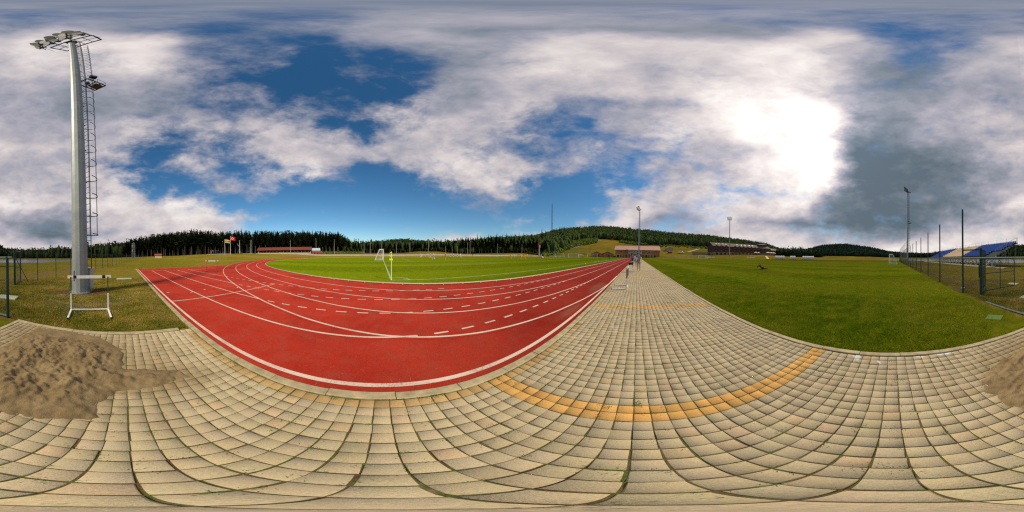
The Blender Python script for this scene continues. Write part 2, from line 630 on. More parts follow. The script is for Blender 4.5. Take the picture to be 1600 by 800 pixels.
def terrain(x, y, noise=True):
    x = np.atleast_1d(np.asarray(x, float))
    y = np.atleast_1d(np.asarray(y, float))
    d = np.hypot(x, y)
    a = np.degrees(np.arctan2(x, y))
    k = np.clip(np.searchsorted(AZK, a) - 1, 0, len(AZK) - 2)
    w = (a - AZK[k]) / (AZK[k + 1] - AZK[k])
    w = w * w * (3 - 2 * w) * 0.5 + w * 0.5
    j = np.clip(np.searchsorted(DK, d) - 1, 0, len(DK) - 2)
    g = np.clip((d - DK[j]) / (DK[j + 1] - DK[j]), 0, 1)
    z0 = ZK[k, j] * (1 - g) + ZK[k, j + 1] * g
    z1 = ZK[k + 1, j] * (1 - g) + ZK[k + 1, j + 1] * g
    z = z0 * (1 - w) + z1 * w
    # the stadium and the second pitch are level
    dx = np.maximum(np.maximum(-86 - x, x - 5), 0)
    dy = np.maximum(np.maximum(-32 - y, y - 142), 0)
    t1 = np.clip(np.hypot(dx, dy) / 22, 0, 1)
    dx = np.maximum(np.maximum(0 - x, x - 76), 0)
    dy = np.maximum(np.maximum(-4 - y, y - 116), 0)
    t2 = np.clip(np.hypot(dx, dy) / 22, 0, 1)
    t = np.minimum(t1, t2)
    z = z * t * t * (3 - 2 * t)
    n0 = np.interp(a, LA[:, 0], LA[:, 1], left=1e9, right=1e9)
    n1 = np.interp(a, LA[:, 0], LA[:, 2], left=0, right=0)
    inl = (d > n0 + 1.5) & (d < n1 - 1.5)
    z = np.where(inl, -1.6, z)
    return z - 0.03


def tz(x, y):
    return float(terrain(x, y)[0])


def ground():
    rad = [0.0]
    r = 0.5
    while r < 3100:
        rad.append(r)
        r *= 1.06 if r > 40 else 1.12
        if 60 < r < 300:
            r = rad[-1] + 4.0
    na = 300
    V = [(0, 0, -0.03)]
    aa = np.linspace(-180, 180, na, endpoint=False)
    for rr in rad[1:]:
        x = rr * np.sin(np.radians(aa))
        y = rr * np.cos(np.radians(aa))
        z = terrain(x, y)
        V += list(zip(x, y, z))
    F3 = []
    F4 = []
    for i in range(na):
        F3.append((0, 1 + (i + 1) % na, 1 + i))
    for k in range(len(rad) - 2):
        b0 = 1 + k * na
        b1 = b0 + na
        for i in range(na):
            j = (i + 1) % na
            F4.append((b0 + i, b0 + j, b1 + j, b1 + i))
    me = bpy.data.meshes.new('ground')
    me.from_pydata([tuple(map(float, v)) for v in V], [], F3 + F4)
    me.materials.append(M['grass_wild'])
    me.materials.append(M['hill'])
    me.materials.append(M['floor'])
    mi = []
    for p in me.polygons:
        c = p.center
        d = math.hypot(c.x, c.y)
        a = math.degrees(math.atan2(c.x, c.y))
        k = 0
        if d > 120:
            k = 1
            if in_wood(a, d):
                k = 2
        mi.append(k)
    me.polygons.foreach_set('material_index', mi)
    me.polygons.foreach_set('use_smooth', [True] * len(me.polygons))
    me.update()
    o = link('ground', me)
    tag(o, kind='structure')


# near edge of the woods by azimuth (beyond it trees cover the ground)
WOOD = [(-180, 118), (-172, 112), (-165, 108), (-154, 104), (-143, 118), (-127, 132), (-112, 128), (-103, 132), (-95, 150), (-80, 148), (-70, 150), (-60, 150), (-48, 160), (-36, 165),
        (-30, 172), (-25, 205), (-22, 262), (-15, 300), (-6, 300), (0, 285), (6, 268), (12, 285), (20, 290), (27, 285), (36, 280), (43, 262), (47, 245), (55, 230), (64, 300),
        (66, 420), (92, 420), (102, 420), (114, 330), (127, 262), (137, 192), (150, 178), (158, 155), (166, 130), (174, 122), (180, 118)]
WA = np.array(WOOD, dtype=float)


def in_wood(a, d):
    return d > np.interp(a, WA[:, 0], WA[:, 1])


ground()


def water():
    m, t, b = new_mat('lake_water')
    p = gpos(t)
    b.inputs['Base Color'].default_value = (0.10, 0.12, 0.125, 1)
    b.inputs['Roughness'].default_value = 0.22
    b.inputs['Specular IOR Level'].default_value = 0.6
    mp = t.nodes.new('ShaderNodeMapping')
    mp.inputs['Scale'].default_value = (1, 1, 1)
    t.links.new(p, mp.inputs['Vector'])
    bump(t, b, tnoise(t, mp.outputs[0], 0.9, 5, 0.6), 0.5, 0.25)
    mb = MB()
    A = np.linspace(78, 168, 60)
    n0 = np.interp(A, LA[:, 0], LA[:, 1]) - 1
    n1 = np.interp(A, LA[:, 0], LA[:, 2]) + 1
    vs = []
    for a, p0, p1 in zip(A, n0, n1):
        for dd in (p0, p1):
            x, y = az_xy(a, dd)
            vs.append((x, y, -0.42))
    fs = [(2 * i, 2 * i + 1, 2 * i + 3, 2 * i + 2) for i in range(len(A) - 1)]
    mb.add(vs, fs)
    # a low sandy rim around the water
    tag(mb.build('lake', m), kind='structure')


water()

# ------------------------------------------------------------------ sports ground surfaces
CX, CY, RI, RO = -41.4, 10.4, 34.8, 40.0      # bend centre, inner kerb, outer line
YF = 98.0                                      # far end of the straights


def stadium(r, n=72, cx=CX):
    pts = []
    for i in range(n + 1):
        a = math.pi * i / n
        pts.append((cx + r * math.cos(a), YF + r * math.sin(a)))
    for i in range(n + 1):
        a = math.pi + math.pi * i / n
        pts.append((cx + r * math.cos(a), CY + r * math.sin(a)))
    return pts


def loop_strip(mb, ra, rb, z, m=0):
    A = stadium(ra)
    B = stadium(rb)
    n = len(A)
    vs = [(x, y, z) for x, y in A] + [(x, y, z) for x, y in B]
    fs = [(i, n + i, n + (i + 1) % n, (i + 1) % n) for i in range(n)]
    mb.add(vs, fs, m)


def track_material():
    m, t, b = new_mat('red_rubber_track')
    p = gpos(t)
    n1 = tnoise(t, p, 0.5, 5, 0.6)
    n2 = tnoise(t, p, 140, 3, 0.7)
    n3 = tnoise(t, p, 3.0, 6, 0.7)
    n5 = tnoise(t, p, 45, 6, 0.85)
    c = tramp(t, n1, [(0.3, (0.34, 0.025, 0.014)), (0.5, (0.44, 0.036, 0.019)), (0.7, (0.51, 0.052, 0.026))])
    c = tmix(t, 0.75, c, tramp(t, n5, [(0.32, 0.42), (0.5, 0.85), (0.7, 1.0)]), 'MULTIPLY')
    c = tmix(t, tramp(t, n3, [(0.45, 0.0), (0.72, 0.6)]), c, (0.31, 0.065, 0.042))
    c = tmix(t, 0.6, c, tramp(t, n2, [(0.3, 0.45), (0.6, 1.0)]), 'MULTIPLY')
    vo = t.nodes.new('ShaderNodeTexVoronoi')
    vo.inputs['Scale'].default_value = 38
    t.links.new(p, vo.inputs['Vector'])
    spk = tramp(t, vo.outputs['Distance'], [(0.0, 1.0), (0.16, 0.0)])
    sel = tramp(t, vo.outputs['Color'], [(0.80, 0.0), (0.86, 0.9)])
    c = tmix(t, wmath('MULTIPLY', spk, sel, t=t), c, (0.55, 0.35, 0.25))
    # worn brown corner and scuffs
    w = masked(t, p, [(-1.68, 4.0, 0.13, 0.7, 0), (-1.8, 7.6, 0.25, 1.2, 0)], n3, 0.8, 0.5)
    c = tmix(t, wmath('MULTIPLY', w, 0.35, t=t), c, (0.36, 0.17, 0.09))
    t.links.new(c, b.inputs['Base Color'])
    b.inputs['Roughness'].default_value = 0.85
    b.inputs['Diffuse Roughness'].default_value = 1.0
    b.inputs['Specular IOR Level'].default_value = 0.04
    bump(t, b, wmath('ADD', n2, n5, t=t), 0.9, 0.006)
    return m


M['track'] = track_material()


def line_material():
    m, t, b = new_mat('worn_track_line')
    p = gpos(t)
    n1 = tnoise(t, p, 45, 5, 0.8)
    n2 = tnoise(t, p, 1.6, 5, 0.6)
    f = wmath('ADD', wmath('MULTIPLY', n1, 0.7, t=t), wmath('MULTIPLY', n2, 0.3, t=t), t=t)
    c = tramp(t, n2, [(0.3, (0.74, 0.58, 0.46)), (0.7, (0.60, 0.46, 0.36))])
    c = tmix(t, tramp(t, f, [(0.52, 0.0), (0.64, 0.85)]), c, (0.42, 0.11, 0.07))
    t.links.new(c, b.inputs['Base Color'])
    b.inputs['Roughness'].default_value = 0.9
    b.inputs['Specular IOR Level'].default_value = 0.05
    return m


M['line'] = line_material()


def track():
    mb = MB()
    loop_strip(mb, RI - 0.3, RO + 0.09, -0.012)
    # sprint chute behind the bend, a shade lower
    mb.quad((-13.4, -18.95, -0.016), (-1.31, -18.75, -0.016), (-1.31, 12, -0.016), (-13.4, 12, -0.016))
    o = mb.build('running_track', M['track'])
    tag(o, kind='structure')
    # painted lines
    L = MB()
    z = -0.008
    w = 0.027
    lanes = [-1.41, -2.68, -3.95, -5.22, -6.49]

    def seg(x0, y0, x1, y1, ww=w):
        dx, dy = x1 - x0, y1 - y0
        l = math.hypot(dx, dy)
        nx, ny = -dy / l * ww, dx / l * ww
        L.quad((x0 - nx, y0 - ny, z), (x1 - nx, y1 - ny, z), (x1 + nx, y1 + ny, z), (x0 + nx, y0 + ny, z))
    radii = [RO, RO - 1.27, RO - 2.56, RO - 3.86]
    for k, r in enumerate(radii):
        loop_strip(L, r - w, r + w, z + (0.0005 if k else 0))
    zo = z
    z = -0.0066
    seg(-1.445, -18.6, -1.445, 12, 0.033)
    z = -0.0072
    ends = [None, 0.62, -3.6, -6.5, -9.35]
    for x, e in list(zip(lanes, ends))[1:]:
        seg(x, -15.9, x, e)
        y = e + 0.3
        stop = 8.6 if x > -6 else 2.4
        while y < stop:
            seg(x, y, x, y + 0.27)
            y += 0.545
    z = -0.0062
    seg(-1.40, -5.0, -6.5, -4.96)
    seg(-1.40, -15.92, -8.6, -15.4, 0.02)
    for k in range(4):
        x0 = -2.1 - 1.3 * k
        L.box((x0, -18.55, -0.008), (0.34, 0.09, 0.002))
    for (x, y) in ((-1.7, -6.3), (-2.6, -6.0), (-3.3, -6.2), (-4.7, -5.7)):
        L.box((x, y, -0.008), (0.16, 0.05, 0.002), 0.5)
    # the remainder of the far straight keeps only its lane lines
    tag(L.build('track_lines', M['line']), kind='structure')


track()


def infield():
    pts = stadium(RI)
    mb = MB()
    mb.add([(x, y, -0.003) for x, y in pts], [tuple(range(len(pts)))])
    tag(mb.build('football_pitch', M['pitch']), kind='structure')
    L = MB()
    z = 0.002
    w = 0.055
    xa, xb, ya, yb = -9.15, -73.7, 0.6, 104.4

    def seg(x0, y0, x1, y1):
        dx, dy = x1 - x0, y1 - y0
        l = math.hypot(dx, dy)
        nx, ny = -dy / l * w, dx / l * w
        L.quad((x0 - nx, y0 - ny, z), (x1 - nx, y1 - ny, z), (x1 + nx, y1 + ny, z), (x0 + nx, y0 + ny, z))
    seg(xa, ya, xa, yb)
    z = 0.0025
    seg(xa, ya, xb, ya)
    seg(xa, yb, xb, yb)
    seg(xa, (ya + yb) / 2, xb, (ya + yb) / 2)
    z = 0.003
    seg(xb, ya, xb, yb)
    z = 0.0035
    for s_, y0 in ((1, ya), (-1, yb)):
        for hw, dp in ((20.9, 17.1), (9.5, 5.7)):
            seg(CX - hw, y0, CX - hw, y0 + s_ * dp)
            seg(CX + hw, y0, CX + hw, y0 + s_ * dp)
            z += 0.0005
            seg(CX - hw, y0 + s_ * dp, CX + hw, y0 + s_ * dp)
            z += 0.0005
    z = 0.007
    for i in range(40):
        a, b2 = 2 * math.pi * i / 40, 2 * math.pi * (i + 1) / 40
        ym = (ya + yb) / 2
        seg(CX + 9.5 * math.cos(a), ym + 9.5 * math.sin(a), CX + 9.5 * math.cos(b2), ym + 9.5 * math.sin(b2))
    for i in range(6):
        a, b2 = math.pi / 2 * i / 6, math.pi / 2 * (i + 1) / 6
        seg(xa - 1.05 * math.cos(a), ya + 1.05 * math.sin(a), xa - 1.05 * math.cos(b2), ya + 1.05 * math.sin(b2))
    tag(L.build('pitch_lines', mat('pitch_chalk', (0.36, 0.46, 0.20), 0.8, var=0.3, scale=3)), kind='structure')
    # raised aluminium-like inner kerb on small feet, drainage gaps below
    K = MB()
    pa, pb = stadium(RI - 0.03, 110), stadium(RI + 0.03, 110)
    n = len(pa)
    for i in range(n):
        j = (i + 1) % n
        a0, a1, b0, b1 = pa[i], pa[j], pb[i], pb[j]
        K.add([(*a0, 0.022), (*a1, 0.022), (*b1, 0.022), (*b0, 0.022), (*a0, 0.065), (*a1, 0.065), (*b1, 0.065), (*b0, 0.065)],
              [(0, 3, 2, 1), (4, 5, 6, 7), (0, 1, 5, 4), (3, 7, 6, 2)], 0)
        # feet
        l = math.hypot(a1[0] - a0[0], a1[1] - a0[1])
        k = max(1, int(l / 0.55))
        for q in range(min(k, 400)):
            t = (q + 0.5) / k
            x = (a0[0] + b0[0]) / 2 * (1 - t) + (a1[0] + b1[0]) / 2 * t
            y = (a0[1] + b0[1]) / 2 * (1 - t) + (a1[1] + b1[1]) / 2 * t
            if math.hypot(x, y) < 45:
                K.box((x, y, 0.005), (0.045, 0.045, 0.034), math.atan2(a1[1] - a0[1], a1[0] - a0[0]), 0)
    tag(K.build('track_kerb', mat('kerb_rail', (0.72, 0.62, 0.42), 0.5, var=0.08, scale=3)), kind='structure')


infield()

PX0, PX1 = -1.1935, 2.17
P = 0.1085


def training_lawn():
    mb = MB()
    nx, ny = 40, 60
    xs = np.linspace(2.285, 72, nx)
    ys = np.linspace(-2.75, 112, ny)
    mb.quad((2.285, -2.75, -0.012), (72, -2.75, -0.012), (72, 113, -0.012), (2.285, 113, -0.012))
    tag(mb.build('training_pitch', M['lawn']), kind='structure')


training_lawn()


def kerbs():
    mb = MB()
    rs = random.Random(3)

    def run(x0, y0, x1, y1, wd, z=0.012, seg=0.55):
        l = math.hypot(x1 - x0, y1 - y0)
        n = int(l / seg)
        for i in range(n):
            a, b = (i + 0.006) / n, (i + 0.994) / n
            dz = rs.uniform(-0.004, 0.004)
            off = rs.uniform(-0.004, 0.004)
            xa, ya = x0 + (x1 - x0) * a, y0 + (y1 - y0) * a
            xb, yb = x0 + (x1 - x0) * b, y0 + (y1 - y0) * b
            nx, ny = -(y1 - y0) / l, (x1 - x0) / l
            h = wd / 2
            c = 0.008
            vs = []
            for (px, py) in ((xa, ya), (xb, yb)):
                px += nx * off
                py += ny * off
                vs += [(px - nx * h, py - ny * h, -0.05), (px - nx * h, py - ny * h, z + dz - c), (px - nx * (h - c), py - ny * (h - c), z + dz),
                       (px + nx * (h - c), py + ny * (h - c), z + dz), (px + nx * h, py + ny * h, z + dz - c), (px + nx * h, py + ny * h, -0.05)]
            fs = [(k, k + 1, k + 7, k + 6) for k in range(5)] + [(0, 1, 2, 3, 4, 5), (11, 10, 9, 8, 7, 6)]
            mb.add(vs, fs)
    run(-1.258, -18.6, -1.258, 86, 0.108)
    run(2.232, -2.86, 2.232, 86, 0.10)
    run(-0.98, -2.925, 2.28, -2.925, 0.10)
    tag(mb.build('kerb', M['concrete']), kind='structure')


kerbs()


def paving():
    # individual concrete setts laid in a straight grid
    m, t, b = new_mat('paving_setts')
    p = gpos(t)
    at = t.nodes.new('ShaderNodeAttribute')
    at.attribute_name = 'tint'
    n1 = tnoise(t, p, 1.3, 6, 0.65)
    n2 = tnoise(t, p, 160, 4, 0.75)
    n3 = tnoise(t, p, 22, 5, 0.75)
    c = tmix(t, 0.9, at.outputs['Color'], tramp(t, n1, [(0.25, 0.68), (0.5, 0.92), (0.75, 1.0)]), 'MULTIPLY')
    c = tmix(t, 0.75, c, tramp(t, n2, [(0.3, 0.55), (0.65, 1.0)]), 'MULTIPLY')
    c = tmix(t, 0.4, c, tramp(t, tnoise(t, p, 60, 5, 0.8), [(0.3, 0.6), (0.55, 1.0)]), 'MULTIPLY')
    c = tmix(t, tramp(t, n3, [(0.55, 0.0), (0.8, 0.22)]), c, (0.24, 0.19, 0.12))
    # spilt white paint and dusting of sand around the heap
    wp = masked(t, p, [(2.12, 0.47, 0.075, 0.05, 20), (2.17, -0.36, 0.05, 0.05, 0), (2.02, 0.17, 0.04, 0.015, 30), (2.16, -0.7, 0.04, 0.12, 0)], n3, 0.9, 0.3)
    c = tmix(t, wmath('MULTIPLY', wp, 0.85, t=t), c, (0.75, 0.74, 0.72))
    sd2 = masked(t, p, [(1.0, -2.0, 1.35, 1.1, 20), (0.0, -1.55, 0.9, 0.3, 0), (1.3, -2.7, 1.0, 0.4, 0)], n1, 0.7, 0.5)
    c = tmix(t, wmath('MULTIPLY', sd2, 0.7, t=t), c, (0.27, 0.19, 0.09))
    t.links.new(c, b.inputs['Base Color'])
    b.inputs['Roughness'].default_value = 0.9
    b.inputs['Diffuse Roughness'].default_value = 0.3
    b.inputs['Specular IOR Level'].default_value = 0.12
    bump(t, b, n2, 0.6, 0.004)
    j0, j1, j2 = -35, 200, 792
    V, F, Cc = [], [], []
    rs = np.random.default_rng(5)
    for j in range(j0, j2):
        y0 = 0.93 + j * P
        near = j < 150
        for i in range(-11, 20):
            x0 = i * P
            band = (j % 33) in (0, 1) and j > -10
            edge = (i == -11) and (-35 < j < 12 or (12 <= j < 30 and rs.random() < 0.35))
            k = rs.random()
            if band:
                cc = np.array((0.88, 0.50, 0.15)) * rs.uniform(0.86, 1.08)
            elif edge:
                cc = np.array((0.60, 0.40, 0.17)) * rs.uniform(0.82, 1.12)
            else:
                cc = np.array((0.64, 0.52, 0.315)) * rs.uniform(0.93, 1.05) * np.array((1 + rs.uniform(-.02, .03), 1, 1 + rs.uniform(-.05, .04)))
                if k < 0.06:
                    cc = cc * np.array((1.05, 0.96, 0.93))
                if k > 0.95:
                    cc = cc * 0.88
            g = 0.0024 + (rs.random() * 0.0024 if near else 0)
            jx, jy = (rs.normal(0, 0.0016, 2) if near else (0, 0))
            xa, xb, ya, yb = x0 + g + jx, x0 + P - g + jx, y0 + g + jy, y0 + P - g + jy
            zt = 0.0 + (rs.normal(0, 0.0012) if near else 0)
            base = len(V)
            if near:
                ch_ = 0.003
                zz = [zt + rs.normal(0, 0.0008) for _ in range(4)]
                cor = [(xa, ya), (xb, ya), (xb, yb), (xa, yb)]
                ins = [(xa + ch_, ya + ch_), (xb - ch_, ya + ch_), (xb - ch_, yb - ch_), (xa + ch_, yb - ch_)]
                for q in range(4):
                    V.append((*ins[q], zz[q]))
                for q in range(4):
                    V.append((cor[q][0] + rs.normal(0, .0012), cor[q][1] + rs.normal(0, .0012), zt - 0.004))
                for q in range(4):
                    V.append((*cor[q], zt - 0.022))
                F.append((base, base + 1, base + 2, base + 3))
                for q in range(4):
                    r2 = (q + 1) % 4
                    F.append((base + 4 + q, base + 4 + r2, base + r2, base + q))
                    F.append((base + 8 + q, base + 8 + r2, base + 4 + r2, base + 4 + q))
                Cc += [cc] * 12
            else:
                V += [(xa, ya, zt), (xb, ya, zt), (xb, yb, zt), (xa, yb, zt)]
                F.append((base, base + 1, base + 2, base + 3))
                Cc += [cc] * 4
    o = np_mesh('pavement', V, F, m, col=np.array(Cc))
    tag(o, kind='structure')
    # the bedding seen in the joints: dark soil, moss and rusty crumbs
    m2, t2, b2 = new_mat('joint_soil')
    p2 = gpos(t2)
    na = tnoise(t2, p2, 5, 5, 0.7)
    nb = tnoise(t2, p2, 60, 4, 0.7)
    c2 = tramp(t2, na, [(0.33, (0.10, 0.05, 0.02)), (0.46, (0.15, 0.095, 0.03)), (0.54, (0.10, 0.12, 0.012)), (0.62, (0.20, 0.15, 0.07)), (0.75, (0.28, 0.22, 0.13))])
    c2 = tmix(t2, 0.6, c2, tramp(t2, nb, [(0.3, 0.35), (0.7, 1.0)]), 'MULTIPLY')
    t2.links.new(c2, b2.inputs['Base Color'])
    b2.inputs['Roughness'].default_value = 0.95
    bump(t2, b2, nb, 1.0, 0.01)
    # uneven fill: rises to the sett tops in places
    nx, ny = 78, 560
    xs = np.linspace(-1.2, 2.18, nx)
    ys = np.linspace(-2.88, 16.0, ny)
    X, Y = np.meshgrid(xs, ys)
    Z = np.empty_like(X)
    for a in range(ny):
        for c_ in range(nx):
            q = Vector((X[a, c_] * 4.5, Y[a, c_] * 4.5, 3.3))
            Z[a, c_] = -0.0050 + 0.009 * mnoise.noise(q) + 0.004 * mnoise.noise(q * 5)
    Z = np.minimum(Z, -0.0045)
    VV = np.stack([X.ravel(), Y.ravel(), Z.ravel()], 1)
    idx = np.arange(nx * ny).reshape(ny, nx)
    FF = np.stack([idx[:-1, :-1].ravel(), idx[:-1, 1:].ravel(), idx[1:, 1:].ravel(), idx[1:, :-1].ravel()], 1)
    VV = np.vstack([VV, [(-1.2, 16, -0.005), (2.18, 16, -0.005), (2.18, 87, -0.005), (-1.2, 87, -0.005)]])
    n = nx * ny
    FF = np.vstack([FF, [(n, n + 1, n + 2, n + 3)]])
    tag(np_mesh('joint_bedding', VV, FF, m2), kind='structure')


paving()


# ------------------------------------------------------------------ blades of grass, weeds, clover, straw
def blades(name, pts, h, w, m, lean=0.5, seed=1):
    r = np.random.default_rng(seed)
    pts = np.asarray(pts)
    n = len(pts)
    a = r.uniform(0, 2 * math.pi, n)
    hh = h * r.uniform(0.5, 1.25, n)
    ww = w * r.uniform(0.7, 1.3, n)
    la = r.uniform(0, 2 * math.pi, n)
    ll = hh * lean * r.uniform(0.1, 1.0, n)
    dx, dy = np.cos(a) * ww / 2, np.sin(a) * ww / 2
    b0 = pts + np.stack([dx, dy, np.zeros(n)], 1)
    b1 = pts - np.stack([dx, dy, np.zeros(n)], 1)
    tp = pts + np.stack([np.cos(la) * ll, np.sin(la) * ll, hh], 1)
    V = np.empty((n * 3, 3))
    V[0::3] = b0
    V[1::3] = b1
    V[2::3] = tp
    F = np.arange(n * 3).reshape(n, 3)
    return np_mesh(name, V, F, m)


def blade_mat(name, a, b_, c_, big=1.5):
    m, t, b = new_mat(name)
    p = gpos(t)
    n1 = tnoise(t, p, big, 5, 0.65)
    n2 = tnoise(t, p, 90, 2, 0.6)
    f = wmath('ADD', wmath('MULTIPLY', n1, 0.6, t=t), wmath('MULTIPLY', n2, 0.4, t=t), t=t)
    t.links.new(tramp(t, f, [(0.40, a), (0.5, b_), (0.59, c_)]), b.inputs['Base Color'])
    b.inputs['Roughness'].default_value = 0.7
    b.inputs['Specular IOR Level'].default_value = 0.05
    return m


MB1 = blade_mat('lawn_blades', (0.100, 0.145, 0.004), (0.230, 0.260, 0.008), (0.42, 0.36, 0.04), 0.8)
MB2 = blade_mat('rough_blades', (0.050, 0.110, 0.005), (0.200, 0.180, 0.012), (0.46, 0.33, 0.09), 0.9)
MB3 = blade_mat('weed_leaves', (0.05, 0.12, 0.008), (0.09, 0.18, 0.012), (0.17, 0.20, 0.03), 6)


def scatter_grass():
    n = 105000
    rr = 2.2 + (rng.random(n) ** 1.3) * 7.5
    aa = rng.uniform(-5, 125, n)
    x = rr * np.sin(np.radians(aa))
    y = rr * np.cos(np.radians(aa))
    k = (x > 2.275) & (y > -2.7)
    e = 9000
    ex = 2.268 + np.abs(rng.normal(0, 0.035, e))
    ey = rng.uniform(-2.8, 9, e)
    x = np.concatenate([x[k], ex])
    y = np.concatenate([y[k], ey])
    o = blades('lawn_grass', np.stack([x, y, np.full(len(x), -0.014)], 1), 0.028, 0.009, MB1, 0.8, 3)
    tag(o, 'short mown grass blades along the second pitch edge', 'grass', kind='stuff')
    n = 120000
    rr = 2.9 + (rng.random(n) ** 1.2) * 8.5
    aa = rng.uniform(115, 200, n)
    x = rr * np.sin(np.radians(aa))
    y = rr * np.cos(np.radians(aa))
    soil = (((x - 1.9) / 1.3) ** 2 + ((y + 6.7) / 0.65) ** 2 < 1) & (rng.random(n) < 0.85)
    path = (np.abs(y + 4.95 + 0.1 * np.sin(x * 3)) < 0.12) & (x > 0) & (x < 2.6) & (rng.random(n) < 0.8)
    k = (y < -2.97) & (x > -1.16) & ~soil & ~path
    e = 9000
    ex = rng.uniform(-1.15, 3.2, e)
    ey = -2.985 - np.abs(rng.normal(0, 0.04, e))
    gx = -1.19 + np.abs(rng.normal(0, 0.04, 5000))
    gy = rng.uniform(-12, -2.9, 5000)
    hx = rng.uniform(2.3, 4.2, 4000)
    x = np.concatenate([x[k], ex, gx])
    y = np.concatenate([y[k], ey, gy])
    o = blades('rough_grass', np.stack([x, y, np.full(len(x), -0.032)], 1), 0.048, 0.010, MB2, 0.8, 5)
    tag(o, 'rough yellowish grass behind the paved corner', 'grass', kind='stuff')
    # clover heads
    V, F = [], []
    r = random.Random(5)
    cl = []
    for (cx, cy, s_, n_) in ((1.55, -4.25, 0.55, 150), (1.9, -5.6, 0.7, 120), (0.1, -5.6, 0.5, 60), (2.6, -5.3, 0.8, 110), (0.3, -4.6, 0.6, 50), (3.4, -7.5, 1.2, 80), (0.2, -8.6, 1.0, 60), (5.2, -5.2, 0.9, 60)):
        for _ in range(n_):
            cl.append((r.gauss(cx, s_ * 0.6), r.gauss(cy, s_ * 0.5)))
    mb = MB()
    for (x, y) in cl:
        if y > -3.0 or x < -1.1:
            continue
        q = r.uniform(0.003, 0.0075)
        z = r.uniform(0.005, 0.02)
        mb.add([(x + q, y, z), (x, y + q, z), (x - q, y, z), (x, y - q, z), (x, y, z + q), (x, y, z - q)],
               [(0, 1, 4), (1, 2, 4), (2, 3, 4), (3, 0, 4), (1, 0, 5), (2, 1, 5), (3, 2, 5), (0, 3, 5)])
    tag(mb.build('clover_flowers', mat('clover_white', (0.7, 0.7, 0.62), 0.8)), 'tiny white clover heads scattered in the rough grass', 'clover', kind='stuff')
    # weeds and moss tufts in the joints
    pts = []
    r = random.Random(9)
    for _ in range(1500):
        i = r.randint(-11, 20)
        j = r.randint(-34, 40)
        if r.random() < 0.5:
            x, y = i * P, 0.93 + (j + r.random()) * P
        else:
            x, y = (i + r.random()) * P, 0.93 + j * P
        x = min(max(x, -1.19), 2.17)
        n_ = r.choice((4, 6, 8, 10, 16, 26))
        s_ = 0.006 + 0.0009 * n_
        for _k in range(n_):
            pts.append((x + r.gauss(0, s_), y + r.gauss(0, s_), -0.004))
    for (x, y, n_) in ((0.035, 1.17, 60), (-0.185, 1.10, 30), (-1.19, -0.35, 60), (-1.19, 0.42, 50), (-1.19, -1.9, 50), (-1.19, -1.5, 50), (-1.19, 1.05, 40),
                       (0.42, -1.19, 90), (-0.45, -1.5, 60), (0.02, -1.62, 60), (0.25, -1.25, 40), (-1.19, -2.6, 60), (1.4, -1.2, 30), (1.58, -1.02, 40)):
        for _k in range(n_):
            pts.append((x + r.gauss(0, 0.022), y + r.gauss(0, 0.022), 0.0))
    for _ in range(2600):      # mossy line along both kerbs
        y = r.uniform(-2.8, 9)
        if mnoise.noise(Vector((0, y * 2.2, 1))) > -0.02:
            pts.append((-1.197 + r.gauss(0, 0.004), y, -0.004))
        if mnoise.noise(Vector((5, y * 2.2, 1))) > 0.12:
            pts.append((2.176 + r.gauss(0, 0.004), y, -0.004))
    o = blades('joint_weeds', np.array(pts), 0.013, 0.006, MB3, 1.3, 6)
    tag(o, 'small green weeds and moss sprouting from the paving joints', 'weeds', kind='stuff')
    # straw and grit lying on the track
    r = random.Random(21)
    mb = MB()
    for _ in range(900):
        d = 1.45 + r.random() ** 1.5 * 9
        a = r.uniform(-170, 10)
        x, y = az_xy(a, d)
        if x > -1.35 or x < -6.4 or y < -14:
            continue
        an = r.uniform(0, math.pi)
        l = r.uniform(0.004, 0.03)
        w = 0.0011 + r.random() * 0.001
        dx, dy = math.cos(an) * l, math.sin(an) * l
        nx, ny = -math.sin(an) * w, math.cos(an) * w
        k = r.uniform(-.3, .3) * l
        mb.add([(x - dx, y - dy, -0.006), (x - dx + nx, y - dy + ny, -0.006), (x + ny * k * 50, y + k, -0.004), (x + dx, y + dy, -0.005), (x + dx - nx, y + dy - ny, -0.005)],
               [(0, 1, 2), (2, 3, 4)])
    tag(mb.build('straw_litter', mat('dry_straw', (0.5, 0.38, 0.2), 0.8)), 'dry straw bits scattered over the red track', 'straw', kind='stuff')


scatter_grass()


